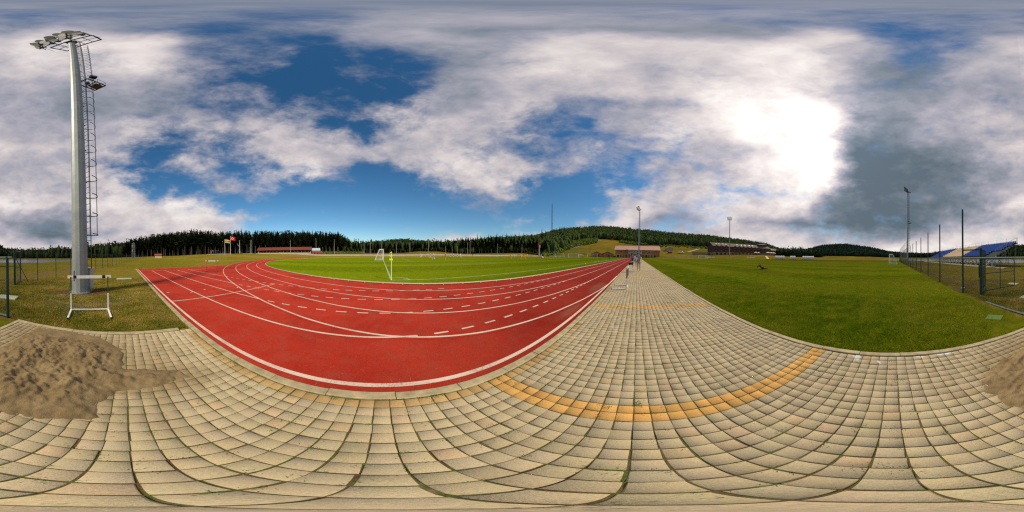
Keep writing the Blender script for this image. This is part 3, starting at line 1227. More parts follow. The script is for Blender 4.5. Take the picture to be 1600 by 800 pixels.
def sand():
    m, t, b = new_mat('sand')
    p = gpos(t)
    n1 = tnoise(t, p, 4, 6, 0.65)
    n2 = tnoise(t, p, 60, 5, 0.75)
    c = tramp(t, n1, [(0.3, (0.20, 0.135, 0.062)), (0.55, (0.285, 0.20, 0.098)), (0.75, (0.36, 0.26, 0.13))])
    c = tmix(t, 0.5, c, tramp(t, n2, [(0.3, 0.5), (0.7, 1.0)]), 'MULTIPLY')
    t.links.new(c, b.inputs['Base Color'])
    b.inputs['Roughness'].default_value = 0.95
    b.inputs['Specular IOR Level'].default_value = 0.1
    bump(t, b, n2, 0.8, 0.012)
    poly = [(0.32, -0.88), (0.55, -0.84), (0.8, -0.77), (1.19, -0.75), (1.46, -0.9), (1.66, -1.3), (1.72, -2.0), (1.72, -2.86), (0.9, -2.88), (0.42, -2.75), (0.06, -2.36), (0.03, -1.85), (-0.3, -1.78),
            (-0.6, -1.66), (-0.62, -1.5), (-0.29, -1.42), (0.08, -1.36), (0.22, -1.1), (0.17, -0.96)]
    pv = np.array(poly)
    nx, ny = 170, 160
    xs = np.linspace(-0.8, 1.95, nx)
    ys = np.linspace(-2.872, -0.6, ny)
    X, Y = np.meshgrid(xs, ys)
    D = np.full(X.shape, 1e9)
    inside = np.zeros(X.shape, bool)
    n = len(pv)
    for i in range(n):
        x0, y0 = pv[i]
        x1, y1 = pv[(i + 1) % n]
        dx, dy = x1 - x0, y1 - y0
        tt = np.clip(((X - x0) * dx + (Y - y0) * dy) / (dx * dx + dy * dy), 0, 1)
        D = np.minimum(D, np.hypot(X - x0 - tt * dx, Y - y0 - tt * dy))
        cr = ((y0 > Y) != (y1 > Y)) & (X < (x1 - x0) * (Y - y0) / (y1 - y0 + 1e-12) + x0)
        inside ^= cr
    SD = np.where(inside, D, -D)
    Z = np.empty_like(X)
    for a in range(ny):
        for c_ in range(nx):
            x, y = X[a, c_], Y[a, c_]
            q = Vector((x, y, 0.7))
            big = mnoise.noise(q * 2.6)
            med = mnoise.noise(q * 7.0)
            fine = mnoise.noise(q * 19.0)
            rid = 1 - abs(mnoise.noise(q * 5.0 + Vector((9, 3, 1))))
            s_ = SD[a, c_] + 0.05 * med + 0.03 * fine
            k = max(0.0, min(1.0, (s_ + 0.02) / 0.42))
            if y < -2.2:
                k *= max(0.10, 1 - (-2.2 - y) / 0.5)
            Z[a, c_] = -0.012 + 0.016 * max(-1, min(1, s_ / 0.05)) + k * (0.085 + 0.05 * big + 0.055 * med + 0.035 * fine + 0.04 * (rid - 0.75) + 0.02 * mnoise.noise(q * 34))
    idx = np.arange(nx * ny).reshape(ny, nx)
    FF = np.stack([idx[:-1, :-1].ravel(), idx[:-1, 1:].ravel(), idx[1:, 1:].ravel(), idx[1:, :-1].ravel()], 1)
    keep = (Z.ravel()[FF].max(axis=1) > -0.012)
    o = np_mesh('sand_heap', np.stack([X.ravel(), Y.ravel(), Z.ravel()], 1), FF[keep], m, smooth=True)
    tag(o, 'low spilt heap of brown sand on the paving corner', 'sand', kind='stuff')


sand()


def loose_sand():
    r = random.Random(44)
    mb = MB()
    for _ in range(3800):
        k = r.random()
        if k < 0.5:
            a = r.uniform(0, 6.283)
            d = 1 + abs(r.gauss(0, 0.16))
            x, y = 0.95 + 0.82 * d * math.cos(a), -1.82 + 1.05 * d * math.sin(a)
        else:
            x, y = r.uniform(-0.9, 0.3), -1.52 + r.gauss(0, 0.16)
        if not (-1.15 < x < 2.15 and -2.85 < y < 0.3):
            continue
        q = r.uniform(0.0012, 0.0045)
        mb.add([(x + q, y, 0), (x - q * .5, y + q * .8, 0), (x - q * .5, y - q * .8, 0), (x, y, q * 1.1)], [(0, 1, 3), (1, 2, 3), (2, 0, 3)])
    tag(mb.build('loose_sand', mat('loose_sand_grain', (0.25, 0.175, 0.085), 0.95, var=0.25, scale=40)), 'loose sand crumbs strewn on the paving round the heap', 'sand', kind='stuff')


loose_sand()

# ------------------------------------------------------------------ floodlight masts


def make_mast():
    root = empty('floodlight_mast', label='thick grey floodlight mast nearest the camera behind the white hurdle', cat='floodlight mast', group='floodlight masts around the pitches')
    H_ = 27.9
    mb = MB()
    rings = [(0, .345), (9.3, .275), (9.3, .268), (18.6, .205), (18.6, .198), (H_, .15)]
    n = 12
    vs = []
    for z, r in rings:
        for i in range(n):
            a = 2 * math.pi * (i + 0.5) / n
            vs.append((r * math.cos(a), r * math.sin(a), z))
    fs = []
    for k in range(len(rings) - 1):
        for i in range(n):
            j = (i + 1) % n
            fs.append((k * n + i, k * n + j, (k + 1) * n + j, (k + 1) * n + i))
    fs.append(tuple(range((len(rings) - 1) * n, len(rings) * n)))
    mb.add(vs, fs)
    mb.box((0.23, 0.255, 0.75), (0.16, 0.03, 0.42), -0.72)
    # base plate and bolts
    mb.tube((0, 0, -0.03), (0, 0, 0.03), 0.44, n=24)
    for i in range(12):
        a = 2 * math.pi * i / 12
        mb.tube((0.395 * math.cos(a), 0.395 * math.sin(a), 0.03), (0.395 * math.cos(a), 0.395 * math.sin(a), 0.08), 0.016, n=6)
    mb.build('pole', M['galv'], root)
    # caged ladder on the rear side
    u = Vector((-0.60, -0.80, 0)).normalized()
    s_ = Vector((-u.y, u.x, 0))
    lad = MB()
    cage = MB()

    def off(z):
        return 0.345 - 0.195 * z / H_ + 0.14
    for sg in (-1, 1):
        for k in range(14):
            z0, z1 = 1.0 + k * 1.92, 1.0 + (k + 1) * 1.92
            lad.bar(u * off(z0) + s_ * (0.2 * sg) + Vector((0, 0, z0)), u * off(z1) + s_ * (0.2 * sg) + Vector((0, 0, z1)), 0.05, 0.03)
    for k in range(95):
        z = 1.1 + k * 0.28
        c = u * off(z) + Vector((0, 0, z))
        lad.tube(c - s_ * 0.2, c + s_ * 0.2, 0.011, n=5)
        if k % 7 == 0:
            lad.bar(u * (off(z) - 0.16) + Vector((0, 0, z)), c, 0.04, 0.04)
    lad.build('ladder', M['galvdark'], root)
    for k in range(27):
        z = 2.5 + k * 0.93
        c = u * off(z) + Vector((0, 0, z))
        pr = None
        for i in range(11):
            a = -math.pi * 0.5 + math.pi * i / 10
            q = c + u * (0.36 + 0.36 * math.sin(a + math.pi / 2) - 0.36) + s_ * (0.34 * math.cos(a + math.pi / 2)) if False else c + u * (0.56 * math.cos(a)) + s_ * (0.33 * math.sin(a))
            if pr is not None:
                cage.bar(pr, q, 0.012, 0.04)
            pr = q
    for a in (-0.9, 0.0, 0.9):
        for k in range(26):
            z0, z1 = 2.5 + k * 0.93, 2.5 + (k + 1) * 0.93
            q0 = u * (off(z0) + 0.56 * math.cos(a)) + s_ * (0.33 * math.sin(a)) + Vector((0, 0, z0))
            q1 = u * (off(z1) + 0.56 * math.cos(a)) + s_ * (0.33 * math.sin(a)) + Vector((0, 0, z1))
            cage.bar(q0, q1, 0.035, 0.012)
    cage.build('safety_cage', M['galvdark'], root)
    # service platform half way with two small spotlights
    pf = MB()
    zc = 14.7
    c0 = u * 0.85 + Vector((0, 0, zc))
    for a, b2 in (((-.5, -.36), (.6, -.36)), ((.6, -.36), (.6, .36)), ((.6, .36), (-.5, .36)), ((-.5, .36), (-.5, -.36)), ((0, -.36), (0, .36)), ((.3, -.36), (.3, .36))):
        pf.bar(c0 + u * a[0] + s_ * a[1], c0 + u * b2[0] + s_ * b2[1], 0.07, 0.07)
    for a in ((.6, -.36), (.6, .36), (0.1, .36), (0.1, -.36)):
        q = c0 + u * a[0] + s_ * a[1]
        pf.bar(q, q + Vector((0, 0, 0.6)), 0.02, 0.02)
    for a, b2 in (((.6, -.36), (.6, .36)), ((.6, .36), (.1, .36)), ((.6, -.36), (.1, -.36))):
        pf.bar(c0 + u * a[0] + s_ * a[1] + Vector((0, 0, .6)), c0 + u * b2[0] + s_ * b2[1] + Vector((0, 0, .6)), 0.02, 0.02)
    pf.box(c0 + u * 0.35 + Vector((0, 0, 0.0)), (0.5, 0.5, 0.02), math.atan2(u.y, u.x))
    plat = pf.build('service_platform', M['galvdark'], root)
    for k, (a, h) in enumerate(((-.35, .75), (.25, .45))):
        lm = MB()
        q = c0 + u * (-0.15 + .2 * k) + s_ * a + Vector((0, 0, h))
        lm.box(q, (0.32, 0.22, 0.32), 0.6 + k)
        lm.tube(q - Vector((0, 0, h - 0.03)), q, 0.025, n=6)
        lm.build('spotlight', M['black'], plat)
    # head frame and rows of lamps
    L = Vector((0.85, -0.527, 0))
    B = Vector((-0.55, -0.835, 0)).normalized()
    F1 = Vector((1.26, -0.52, H_))
    F2 = Vector((-1.10, 0.94, H_))
    B1 = Vector((0.68, -1.36, H_))
    B2 = Vector((-1.30, 0.15, H_))
    fr = MB()

    def lp(a, b2, t):
        return a + (b2 - a) * t
    for a, b2 in ((F1, F2), (F2, B2), (B2, B1), (B1, F1)):
        fr.bar(a, b2, 0.09, 0.12)
    for t in (0.2, 0.4, 0.6, 0.8):
        fr.bar(lp(F1, F2, t), lp(B1, B2, t), 0.045, 0.06)
    fr.bar(lp(F1, B1, .5), lp(F2, B2, .5), 0.045, 0.06)
    fr.tube((0, 0, H_ - 0.25), (0, 0, H_ + 0.05), 0.26, n=16)
    E1 = F1 + L * 0.55
    E2 = F2 - L * 0.05
    Fw = -B
    tiers = [(0.28, 0.30), (1.0, 0.42), (1.75, 0.55)]
    for (dz, df) in tiers:
        fr.bar(E1 + Vector((0, 0, dz)) + Fw * df, E2 + Vector((0, 0, dz)) + Fw * df, 0.06, 0.06)
    for t in (0.04, 0.35, 0.65, 0.96):
        a = lp(E1, E2, t)
        fr.bar(a, a + Vector((0, 0, 1.85)) + Fw * 0.58, 0.06, 0.06)
        fr.bar(a + Vector((0, 0, 1.3)) + Fw * 0.45, a - Fw * 0.5, 0.035, 0.035)
    rack = fr.build('lamp_rack', M['galvdark'], root)
    lampmesh = None
    k = 0
    for ti, (dz, df) in enumerate(tiers):
        for i in range(5):
            t = (i + 0.5 + 0.12 * ((i * 5 + ti * 2) % 3 - 1)) / 5
            c = lp(E1, E2, t) + Vector((0, 0, dz + 0.02)) + Fw * (df + 0.22)
            yaw = 0.5 * (t - 0.5) + 0.35 * ((i * 7 + ti * 3) % 3 - 1)
            if lampmesh is None:
                lm = MB()
                # housing: shallow dish, glass facing +x and down
                n = 14
                prof = [(-0.20, 0.07), (-0.16, 0.16), (-0.02, 0.25), (0.03, 0.27), (0.045, 0.27)]
                vs, fs = [], []
                for (x, r) in prof:
                    for q in range(n):
                        a = 2 * math.pi * q / n
                        vs.append((x, r * math.cos(a), r * math.sin(a)))
                for kk in range(len(prof) - 1):
                    for q in range(n):
                        j = (q + 1) % n
                        fs.append((kk * n + q, (kk + 1) * n + q, (kk + 1) * n + j, kk * n + j))
                fs.append(tuple(range(n)))
                lm.add(vs, fs, 0)
                lm.add([(0.04, 0.255 * math.cos(2 * math.pi * q / n), 0.255 * math.sin(2 * math.pi * q / n)) for q in range(n)], [tuple(range(n))], 1)
                lm.box((-0.30, 0, 0.0), (0.24, 0.2, 0.2), m=0)
                lm.bar((0, -0.29, 0), (-0.22, -0.29, -0.1), 0.03, 0.02)
                lm.bar((0, 0.29, 0), (-0.22, 0.29, -0.1), 0.03, 0.02)
                lm.bar((-0.22, -0.29, -0.1), (-0.22, 0.29, -0.1), 0.03, 0.02)
                o = lm.build('lamp', [M['galvdark'], M['lens']], rack)
                lampmesh = o.data
            else:
                o = link('lamp', lampmesh, rack)
            o.location = c
            ang = math.atan2(Fw.y, Fw.x) + yaw
            o.rotation_euler = (Matrix.Rotation(ang, 3, 'Z') @ Matrix.Rotation(R(26 + 5 * ti + 6 * ((i + ti) % 2)), 3, 'Y')).to_euler()
            k += 1
    return root


mast = make_mast()
mast.location = (1.88, -6.64, -0.02)
for (x, y, rz, lab) in ((1.1, 91.0, R(150), 'slim grey floodlight mast rising in front of the pink roofed brick building'),
                        (61.0, 95.5, R(180), 'slim grey floodlight mast standing in front of the dark brown hotel'),
                        (60.9, -5.6, R(0), 'floodlight mast standing behind the tall netting posts beside the lake')):
    c = copy_tree(mast, None, (x, y, -0.02), rz)
    c['label'] = lab


def cabinet():
    root = empty('electrical_cabinet', (1.60, -7.10, -0.03), R(-18), label='pale grey electrical cabinet standing right behind the thick mast', cat='cabinet')
    mb = MB()
    mb.box((0, 0, 0.06), (0.34, 0.3, 0.12))
    mb.build('plinth', M['concrete'], root)
    mb = MB()
    mb.box((0, 0, 0.56), (0.32, 0.28, 0.88))
    mb.build('body', M['cabinet'], root)
    mb = MB()
    mb.box((0, 0, 1.02), (0.38, 0.34, 0.05))
    mb.build('roof', M['white'], root)
    mb = MB()
    mb.box((0, 0.147, 0.56), (0.26, 0.012, 0.78))
    mb.box((0.09, 0.158, 0.56), (0.02, 0.012, 0.1))
    mb.build('door', M['cabinet'], root)


cabinet()


# ------------------------------------------------------------------ hurdles
def make_hurdle(green=True, L=1.18, leg=0.68):
    """crossbar along x, feet pointing to +y"""
    root = empty('hurdle')
    h = 1.0
    bar = MB()
    bar.box((0, 0, h - 0.035), (L, 0.028, 0.078), m=0)
    for s_ in (-1, 1):
        bar.box((s_ * (L / 2 - 0.20), 0, h - 0.035), (0.085, 0.034, 0.082), m=1)
        bar.tube((s_ * (L / 2 - 0.085), -0.02, h - 0.035), (s_ * (L / 2 - 0.085), 0.02, h - 0.035), 0.009, n=8, m=2)
    bar.build('crossbar', [M['white'], M['black'], M['red']], root)
    for s_ in (-1, 1):
        x = s_ * (L / 2 - 0.09)
        up = MB()
        up.box((x, 0.02, 0.26), (0.036, 0.036, 0.5), m=0)
        uw = 0.026 if green else 0.044
        up.box((x, 0.02, 0.715), (uw, uw, 0.42), m=1)
        up.box((x, 0.02, 0.945), (0.032, 0.032, 0.05), m=2)
        up.build('upright', [M['white'], M['darkgreen'] if green else M['black'], M['red']], root)
        ft = MB()
        ft.box((x, leg / 2 - 0.0, 0.026), (0.042, leg, 0.038), m=0)
        ft.box((x, leg + 0.008, 0.026), (0.044, 0.03, 0.042), m=1)
        ft.build('foot', [M['white'], M['black']], root)
    bs = MB()
    bs.box((0, 0.02, 0.045), (L - 0.18 - 0.04, 0.026, 0.03))
    bs.build('base_bar', M['white'], root)
    return root


hd1 = make_hurdle(True)
hd1.location = (0.96, -4.30, -0.02)
hd1.rotation_euler = (0, 0, R(12))
tag(hd1, 'white hurdle with green uprights standing on the rough grass before the thick mast', 'hurdle', 'athletics hurdles')
h2 = copy_tree(hd1, None, (-7.45, -12.6, -0.012), R(-40) + math.pi * 0)
tag(h2, 'far hurdle with red uprights standing on the red sprint track')
for o in list(KIDS.get(h2.name, [])):
    if o.name.startswith('upright') or o.name.startswith('foot') or o.name.startswith('base'):
        o.data = o.data.copy()
        for i in range(len(o.data.materials)):
            o.data.materials[i] = M['red'] if not o.name.startswith('foot') else M['galvdark']
h3 = make_hurdle(False)
tag(h3, 'nearest hurdle standing on the paving, seen edge on beside the track', 'hurdle', 'athletics hurdles')
h3.location = (-0.40, 7.6, 0)
h3.rotation_euler = (0, 0, R(90))
h4 = copy_tree(h3, None, (-0.33, 15.3, 0), R(90))
tag(h4, 'second hurdle on the paving, just before the walking people')
h5 = copy_tree(h3, None, (-0.42, 26.5, 0), R(90))
tag(h5, 'farthest hurdle on the paving, beside the black bag')


# ------------------------------------------------------------------ fences
def wires(mb, p0, p1, z0, z1, pitch, r, z0b=None, z1b=None):
    """diamond mesh between two plan points"""
    p0 = Vector((p0[0], p0[1], 0))
    p1 = Vector((p1[0], p1[1], 0))
    L_ = (p1 - p0).length
    H_ = z1 - z0
    d = (p1 - p0) / L_

    def pt(s_, h):
        return p0 + d * s_ + Vector((0, 0, z0 + h))
    n = int((L_ + H_) / pitch)
    for i in range(n + 1):
        c = i * pitch
        s0, h0 = (c, 0) if c <= L_ else (L_, c - L_)
        s1, h1 = (c - H_, H_) if c - H_ >= 0 else (0, c)
        if abs(s0 - s1) > 1e-3:
            mb.tube(pt(s0, h0), pt(s1, h1), r, n=3, cap=False)
            mb.tube(pt(L_ - s0, h0), pt(L_ - s1, h1), r, n=3, cap=False)


FY = -2.96


def pitch_fence():
    root = empty('chain_link_fence', (0, 0, 0), label='dark green chain link fence with tall posts along the second pitch', cat='fence')
    xs = [2.6, 3.9] + [6.46 + 3.49 * k for k in range(0, 20)]
    for k, x in enumerate(xs):
        mb = MB()
        if x < 3:
            mb.tube((x, FY, -0.05), (x, FY, 1.52), 0.036, n=10)
        elif x < 6:
            continue
        else:
            mb.tube((x, FY, -0.05), (x, FY, 3.68), 0.04, n=10)
        mb.build('post', M['green_post'], root)
    mb = MB()
    mb.tube((2.45, FY, 1.50), (72.8, FY, 1.50), 0.026, n=10)
    mb.build('top_rail', M['rail_green'], root)
    mb = MB()
    mb.tube((2.6, FY, 0.02), (4.6, FY, -0.01), 0.028, n=8)
    mb.build('bottom_rail', M['rail_green'], root)
    mb = MB()
    wires(mb, (2.62, FY), (6.44, FY), 0.03, 1.48, 0.075, 0.0014)
    mb.build('wire_mesh', M['wire'], root)
    for a, b2, pt, r in ((6.5, 13.4, 0.085, 0.0016), (13.4, 27.4, 0.13, 0.0022), (27.4, 72.8, 0.25, 0.0035)):
        mb = MB()
        wires(mb, (a, FY), (b2, FY), 0.0, 1.48, pt, r)
        mb.build('wire_mesh', M['wire'], root)


pitch_fence()


def high_net():
    root = empty('ball_net', (0, 0, 0), label='tall pale ball stop netting on thin poles behind the far goal', cat='net')
    w = mat('net_cord', (0.35, 0.36, 0.35), 0.8)
    for k in range(9):
        mb = MB()
        x = 34 + k * 4.6
        mb.tube((x, FY - 0.25, 0), (x, FY - 0.25, 5.6), 0.035, n=6)
        mb.build('net_pole', M['galv'], root)
    mb = MB()
    for k in range(37):
        x = 34 + k * 1.0
        mb.tube((x, FY - 0.25, 1.6), (x, FY - 0.25, 5.5), 0.006, n=3, cap=False)
    for z in np.arange(1.6, 5.6, 0.35):
        mb.tube((34, FY - 0.25, z), (70.8, FY - 0.25, z), 0.006, n=3, cap=False)
    mb.build('netting', w, root)


high_net()


def gate_leaf(name, p0, p1, h, zb, midz, midx, label, thick=0.026, post=None):
    root = empty(name, (p0[0], p0[1], 0), label=label, cat='gate')
    q0 = Vector((0, 0, 0))
    q1 = Vector((p1[0] - p0[0], p1[1] - p0[1], 0))
    fr = MB()
    up = Vector((0, 0, 1))
    for a, b2 in ((q0 + up * zb, q0 + up * h), (q1 + up * zb, q1 + up * h), (q0 + up * zb, q1 + up * zb), (q0 + up * h, q1 + up * h)):
        fr.tube(a, b2, thick, n=8)
    if midz:
        fr.tube(q0 + up * midz, q1 + up * midz, thick * 0.8, n=8)
    for t in midx:
        q = q0 + (q1 - q0) * t
        fr.tube(q + up * zb, q + up * h, thick * 0.8, n=8)
    fr.build('frame', M['green_post'], root)
    mb = MB()
    wires(mb, (q0.x, q0.y), (q1.x, q1.y), zb, h, 0.08, 0.0014)
    mb.build('wire_mesh', M['wire'], root)
    if post:
        mb = MB()
        mb.tube((post[0], post[1], -0.05), (post[0], post[1], post[2]), 0.06, n=12)
        mb.build('gate_post', M['green_post'], root)
    return root


gate_leaf('gate', (5.98, -3.62), (6.27, -5.78), 1.46, 0.05, 0.82, (0.52,), 'open green gate leaf with a middle bar, reaching back from the thick gate post', 0.024)
g = gate_leaf('gate', (5.70, -3.42), (6.75, -4.28), 1.86, 0.03, 0.95, (0.5,), 'taller green gate leaf folded edge on against the thick post', 0.035, (0.0, 0.0, 1.9))
bt = MB()
bt.bar((0.76, 0.46, 1.84), (0.06, 0.0, 1.84), 0.05, 0.05)
bt.build('top_bar', M['green_post'], g)
bt = MB()
bt.bar((0.02, 0.0, 0.95), (-0.02, 0.05, 0.95), 0.14, 0.5)
bt.build('lock_box', M['green_post'], g)
gate_leaf('gate', (5.62, -7.0), (6.15, -8.25), 1.85, 0.03, 0.9, (), 'dark green gate leaf at the rear fence, left of the grey mast', 0.035, (0.0, 0.0, 1.92))


def rear_fence():
    root = empty('chain_link_fence', (0, 0, 0), label='thin green chain link fence running away past the mast towards the pines', cat='fence')
    pts = [(5.35, -9.02), (4.95, -11.0), (4.55, -13.2), (3.95, -15.7), (3.32, -18.4), (2.85, -20.6), (2.4, -22.9), (1.9, -25.4)]
    x, y = pts[-1]
    for k in range(26):
        x -= 0.42 + 0.01 * k
        y -= 2.45
        pts.append((x, y))
    pp = [(5.66, -7.05)] + pts
    b = MB()
    b.tube((5.62, -7.05, 1.55), (5.60, -8.28, 0.0), 0.02, n=6)
    b.build('brace', M['green_post'], root)
    for k, (x, y) in enumerate(pts):
        mb = MB()
        z = tz(x, y)
        mb.tube((x, y, z - 0.05), (x, y, z + 1.85), 0.026, n=8)
        mb.tube((x, y, z + 1.85), (x, y, z + 1.90), 0.034, n=8)
        mb.build('post', M['green_post'], root)
    for k in range(len(pp) - 1):
        if k > 22:
            break
        mb = MB()
        z = tz(*pp[k])
        d = math.hypot(*pp[k])
        wires(mb, pp[k], pp[k + 1], z + 0.03, z + 1.8, 0.09 if d < 14 else (0.14 if d < 25 else 0.3), 0.0014 if d < 14 else 0.0022)
        mb.build('wire_mesh', M['wire'], root)
    for zz in (0.06, 1.78):
        mb = MB()
        for k in range(len(pp) - 1):
            mb.tube((pp[k][0], pp[k][1], tz(*pp[k]) + zz), (pp[k + 1][0], pp[k + 1][1], tz(*pp[k + 1]) + zz), 0.004, n=3, cap=False)
        mb.build('tension_wire', M['wire'], root)


rear_fence()


# slabs and patches in the grass
def slab(name, x, y, sx, sy, rz, h, m, lab, cat):
    mb = MB()
    c = 0.02
    n = 7
    vs = []
    r = random.Random(int(x * 100) & 0xffff)
    ring = []
    for (a, b2) in ((-1, -1), (0, -1), (1, -1), (1, 0), (1, 1), (0, 1), (-1, 1), (-1, 0)):
        ring.append((a * sx / 2 * r.uniform(0.88, 1.08), b2 * sy / 2 * r.uniform(0.88, 1.08)))
    cs, sn = math.cos(rz), math.sin(rz)
    for z, k in ((-0.05, 1.0), (h - c, 1.0), (h, 0.95)):
        for (a, b2) in ring:
            vs.append(((a * cs - b2 * sn) * k, (a * sn + b2 * cs) * k, z))
    fs = [(k * 8 + i, k * 8 + (i + 1) % 8, (k + 1) * 8 + (i + 1) % 8, (k + 1) * 8 + i) for k in range(2) for i in range(8)]
    fs.append(tuple(range(16, 24)))
    mb.add(vs, fs)
    o = mb.build(name, m)
    o.location = (x, y, -0.03)
    return tag(o, lab, cat)


slabm = mat('weathered_slab', (0.36, 0.40, 0.27), 0.9, var=0.25, scale=5, bmp=0.5)
slab('concrete_slab', 0.05, -10.75, 1.0, 0.5, 0.1, 0.045, slabm, 'pale green weathered slab lying in grass between mast and red track', 'slab')
slab('concrete_slab', 4.0, -4.55, 0.75, 0.5, 0.3, 0.05, slabm, 'pale broken slab lying in rough grass beside the fence end', 'slab')
slab('concrete_slab', 6.9, -6.3, 0.6, 0.35, 0.2, 0.04, slabm, 'small whitish slab lying beyond the open gate leaf', 'slab')
slab('turf_mat', 3.22, -2.3, 0.42, 0.34, 0.75, 0.028, mat('artificial_turf', (0.10, 0.16, 0.035), 0.95, var=0.35, scale=60, bmp=1.0), 'square green artificial turf mat lying at the corner of the second pitch', 'mat')
slab('rock', 7.3, -3.35, 0.22, 0.12, 0.3, 0.07, M['concrete'], 'small pale stone at the foot of the tall fence post', 'stone')


# ------------------------------------------------------------------ goals, flags, balls
def make_goal(w=7.6, h=2.54, dtop=0.9, dbot=2.0):
    """mouth along x at y=0, net to -y"""
    root = empty('football_goal')
    r = 0.06
    for s_ in (-1, 1):
        mb = MB()
        mb.tube((s_ * w / 2, 0, 0), (s_ * w / 2, 0, h), r, n=10)
        mb.build('goalpost', M['white'], root)
    mb = MB()
    mb.tube((-w / 2 - r, 0, h), (w / 2 + r, 0, h), r, n=10)
    mb.build('crossbar', M['white'], root)
    mb = MB()
    for s_ in (-1, 1):
        x = s_ * w / 2
        mb.tube((x, 0, h), (x, -dtop, h), 0.03, n=6)
        mb.tube((x, -dtop, h), (x, -dbot, 0.03), 0.03, n=6)
        mb.tube((x, 0, 0.04), (x, -dbot, 0.04), 0.045, n=6)
    mb.tube((-w / 2, -dbot, 0.04), (w / 2, -dbot, 0.04), 0.045, n=6)
    mb.tube((-w / 2, -dtop, h), (w / 2, -dtop, h), 0.02, n=6)
    mb.build('frame', M['white'], root)
    nt = MB()
    k = 0.22
    rr = 0.004
    nx = int(w / k)
    for i in range(nx + 1):
        x = -w / 2 + i * w / nx
        nt.tube((x, 0, h), (x, -dtop, h), rr, n=3, cap=False)
        nt.tube((x, -dtop, h), (x, -dbot, 0), rr, n=3, cap=False)
    for i in range(12):
        t = i / 11
        y = -dtop - (dbot - dtop) * t
        z = h * (1 - t)
        nt.tube((-w / 2, y, z), (w / 2, y, z), rr, n=3, cap=False)
        for s_ in (-1, 1):
            nt.tube((s_ * w / 2, 0, z), (s_ * w / 2, y, z), rr, n=3, cap=False)
    for s_ in (-1, 1):
        for i in range(6):
            y = -dtop * i / 5
            nt.tube((s_ * w / 2, y, 0), (s_ * w / 2, y, h), rr, n=3, cap=False)
    nt.build('net', M['white'], root)
    return root


goal = make_goal()
tag(goal, 'white football goal near the bend of the track, seen from the side', 'goal', 'football goals')
goal.location = (CX, 0.6, 0)
for (x, y, rz, lab) in ((CX - 1.5, 104.4, math.pi, 'far white football goal opposite, between the players and the small gabled houses'),
                        (-58, 112.5, math.pi, 'white goal standing left of the far pitch goal against the bank'),
                        (-33.0, 117.5, math.pi, 'white goal at the far end in front of the gabled houses'),
                        (43.6, 0.8, 0.0, 'white goal on the second pitch beside the tall fence, seen edge on')):
    c = copy_tree(goal, None, (x, y, 0), rz)
    c['label'] = lab
c.location = (43.9, 0.85, -0.01)
c.scale = (0.9, 1.0, 1.0)
c = copy_tree(goal, None, (48.5, 112.5, 0), math.pi)
c['label'] = 'white goal at the far end of the second pitch left of the hotel'


def corner_flag():
    root = empty('corner_flag', (-9.25, 0.6, 0), label='bright yellow corner flag on a thin white pole at the near pitch corner', cat='corner flag')
    mb = MB()
    mb.tube((0, 0, 0), (0, 0, 1.62), 0.024, n=8)
    mb.build('pole', M['white'], root)
    fl = MB()
    n = 8
    vs = []
    for i in range(n + 1):
        z = 1.60 - 0.46 * i / n
        w = 0.075 + 0.02 * math.sin(i * 1.1)
        for s_ in range(3):
            t = s_ / 2
            vs.append((0.03 * math.sin(i * 1.7 + t * 2), -0.02 - w * t, z - 0.05 * t))
    for i in range(n + 1):
        z = 1.60 - 0.46 * i / n
        for s_ in range(3):
            t = s_ / 2
            vs.append((0.03 * math.sin(i * 1.7 + t * 2) + 0.012, 0.02 + (0.03 + 0.03 * (i > 4)) * t, z - 0.08 * t))
    fs = []
    for o in (0, (n + 1) * 3):
        for i in range(n):
            for s_ in range(2):
                a = o + i * 3 + s_
                fs.append((a, a + 1, a + 4, a + 3))
    fl.add(vs, fs)
    fl.build('flag', mat('fluorescent_yellow_cloth', (0.50, 0.68, 0.02), 0.8), root)


corner_flag()


def ball(x, y, lab):
    m = MB()
    bm = bmesh.new()
    bmesh.ops.create_icosphere(bm, subdivisions=2, radius=0.115)
    me = bpy.data.meshes.new('football')
    bm.to_mesh(me)
    bm.free()
    me.materials.append(M['white'])
    me.materials.append(M['black'])
    for p in me.polygons:
        p.use_smooth = True
        c = p.center.normalized()
        if abs(c.z) > 0.9 or (abs(c.x) > 0.93) or abs(c.y) > 0.93:
            p.material_index = 1
    o = link('football', me)
    o.location = (x, y, 0.11)
    tag(o, lab, 'ball', 'footballs lying on the pitch')


ball(-8.73, 45.95, 'white football on the touchline near the lone dark figure')
ball(-9.35, 35.6, 'left of two white footballs beside the inner kerb')
ball(-8.9, 37.2, 'right of two white footballs beside the inner kerb')
ball(-8.15, 25.0, 'nearest white football on the grass beside the inner kerb')
ball(-34.3, 63.6, 'white football lying alone before the far goal')


# ------------------------------------------------------------------ people
SKIN = mat('skin', (0.42, 0.25, 0.17), 0.6, var=0.05)
HAIR = mat('dark_hair', (0.02, 0.015, 0.012), 0.7)
CL = {'white': mat('white_cloth', (0.75, 0.75, 0.78), 0.85), 'yellow': mat('yellow_cloth', (0.80, 0.42, 0.02), 0.85), 'orange': mat('orange_cloth', (0.75, 0.30, 0.02), 0.85),
      'black': mat('black_cloth', (0.015, 0.015, 0.02), 0.9), 'grey': mat('grey_cloth', (0.22, 0.22, 0.24), 0.9), 'khaki': mat('khaki_cloth', (0.30, 0.25, 0.14), 0.9),
      'navy': mat('navy_cloth', (0.03, 0.035, 0.07), 0.9), 'maroon': mat('maroon_cloth', (0.12, 0.03, 0.03), 0.9), 'shoe': mat('shoe', (0.05, 0.05, 0.05), 0.7), 'lilac': mat('lilac_cloth', (0.5, 0.48, 0.7), 0.85)}
HM = 1.78
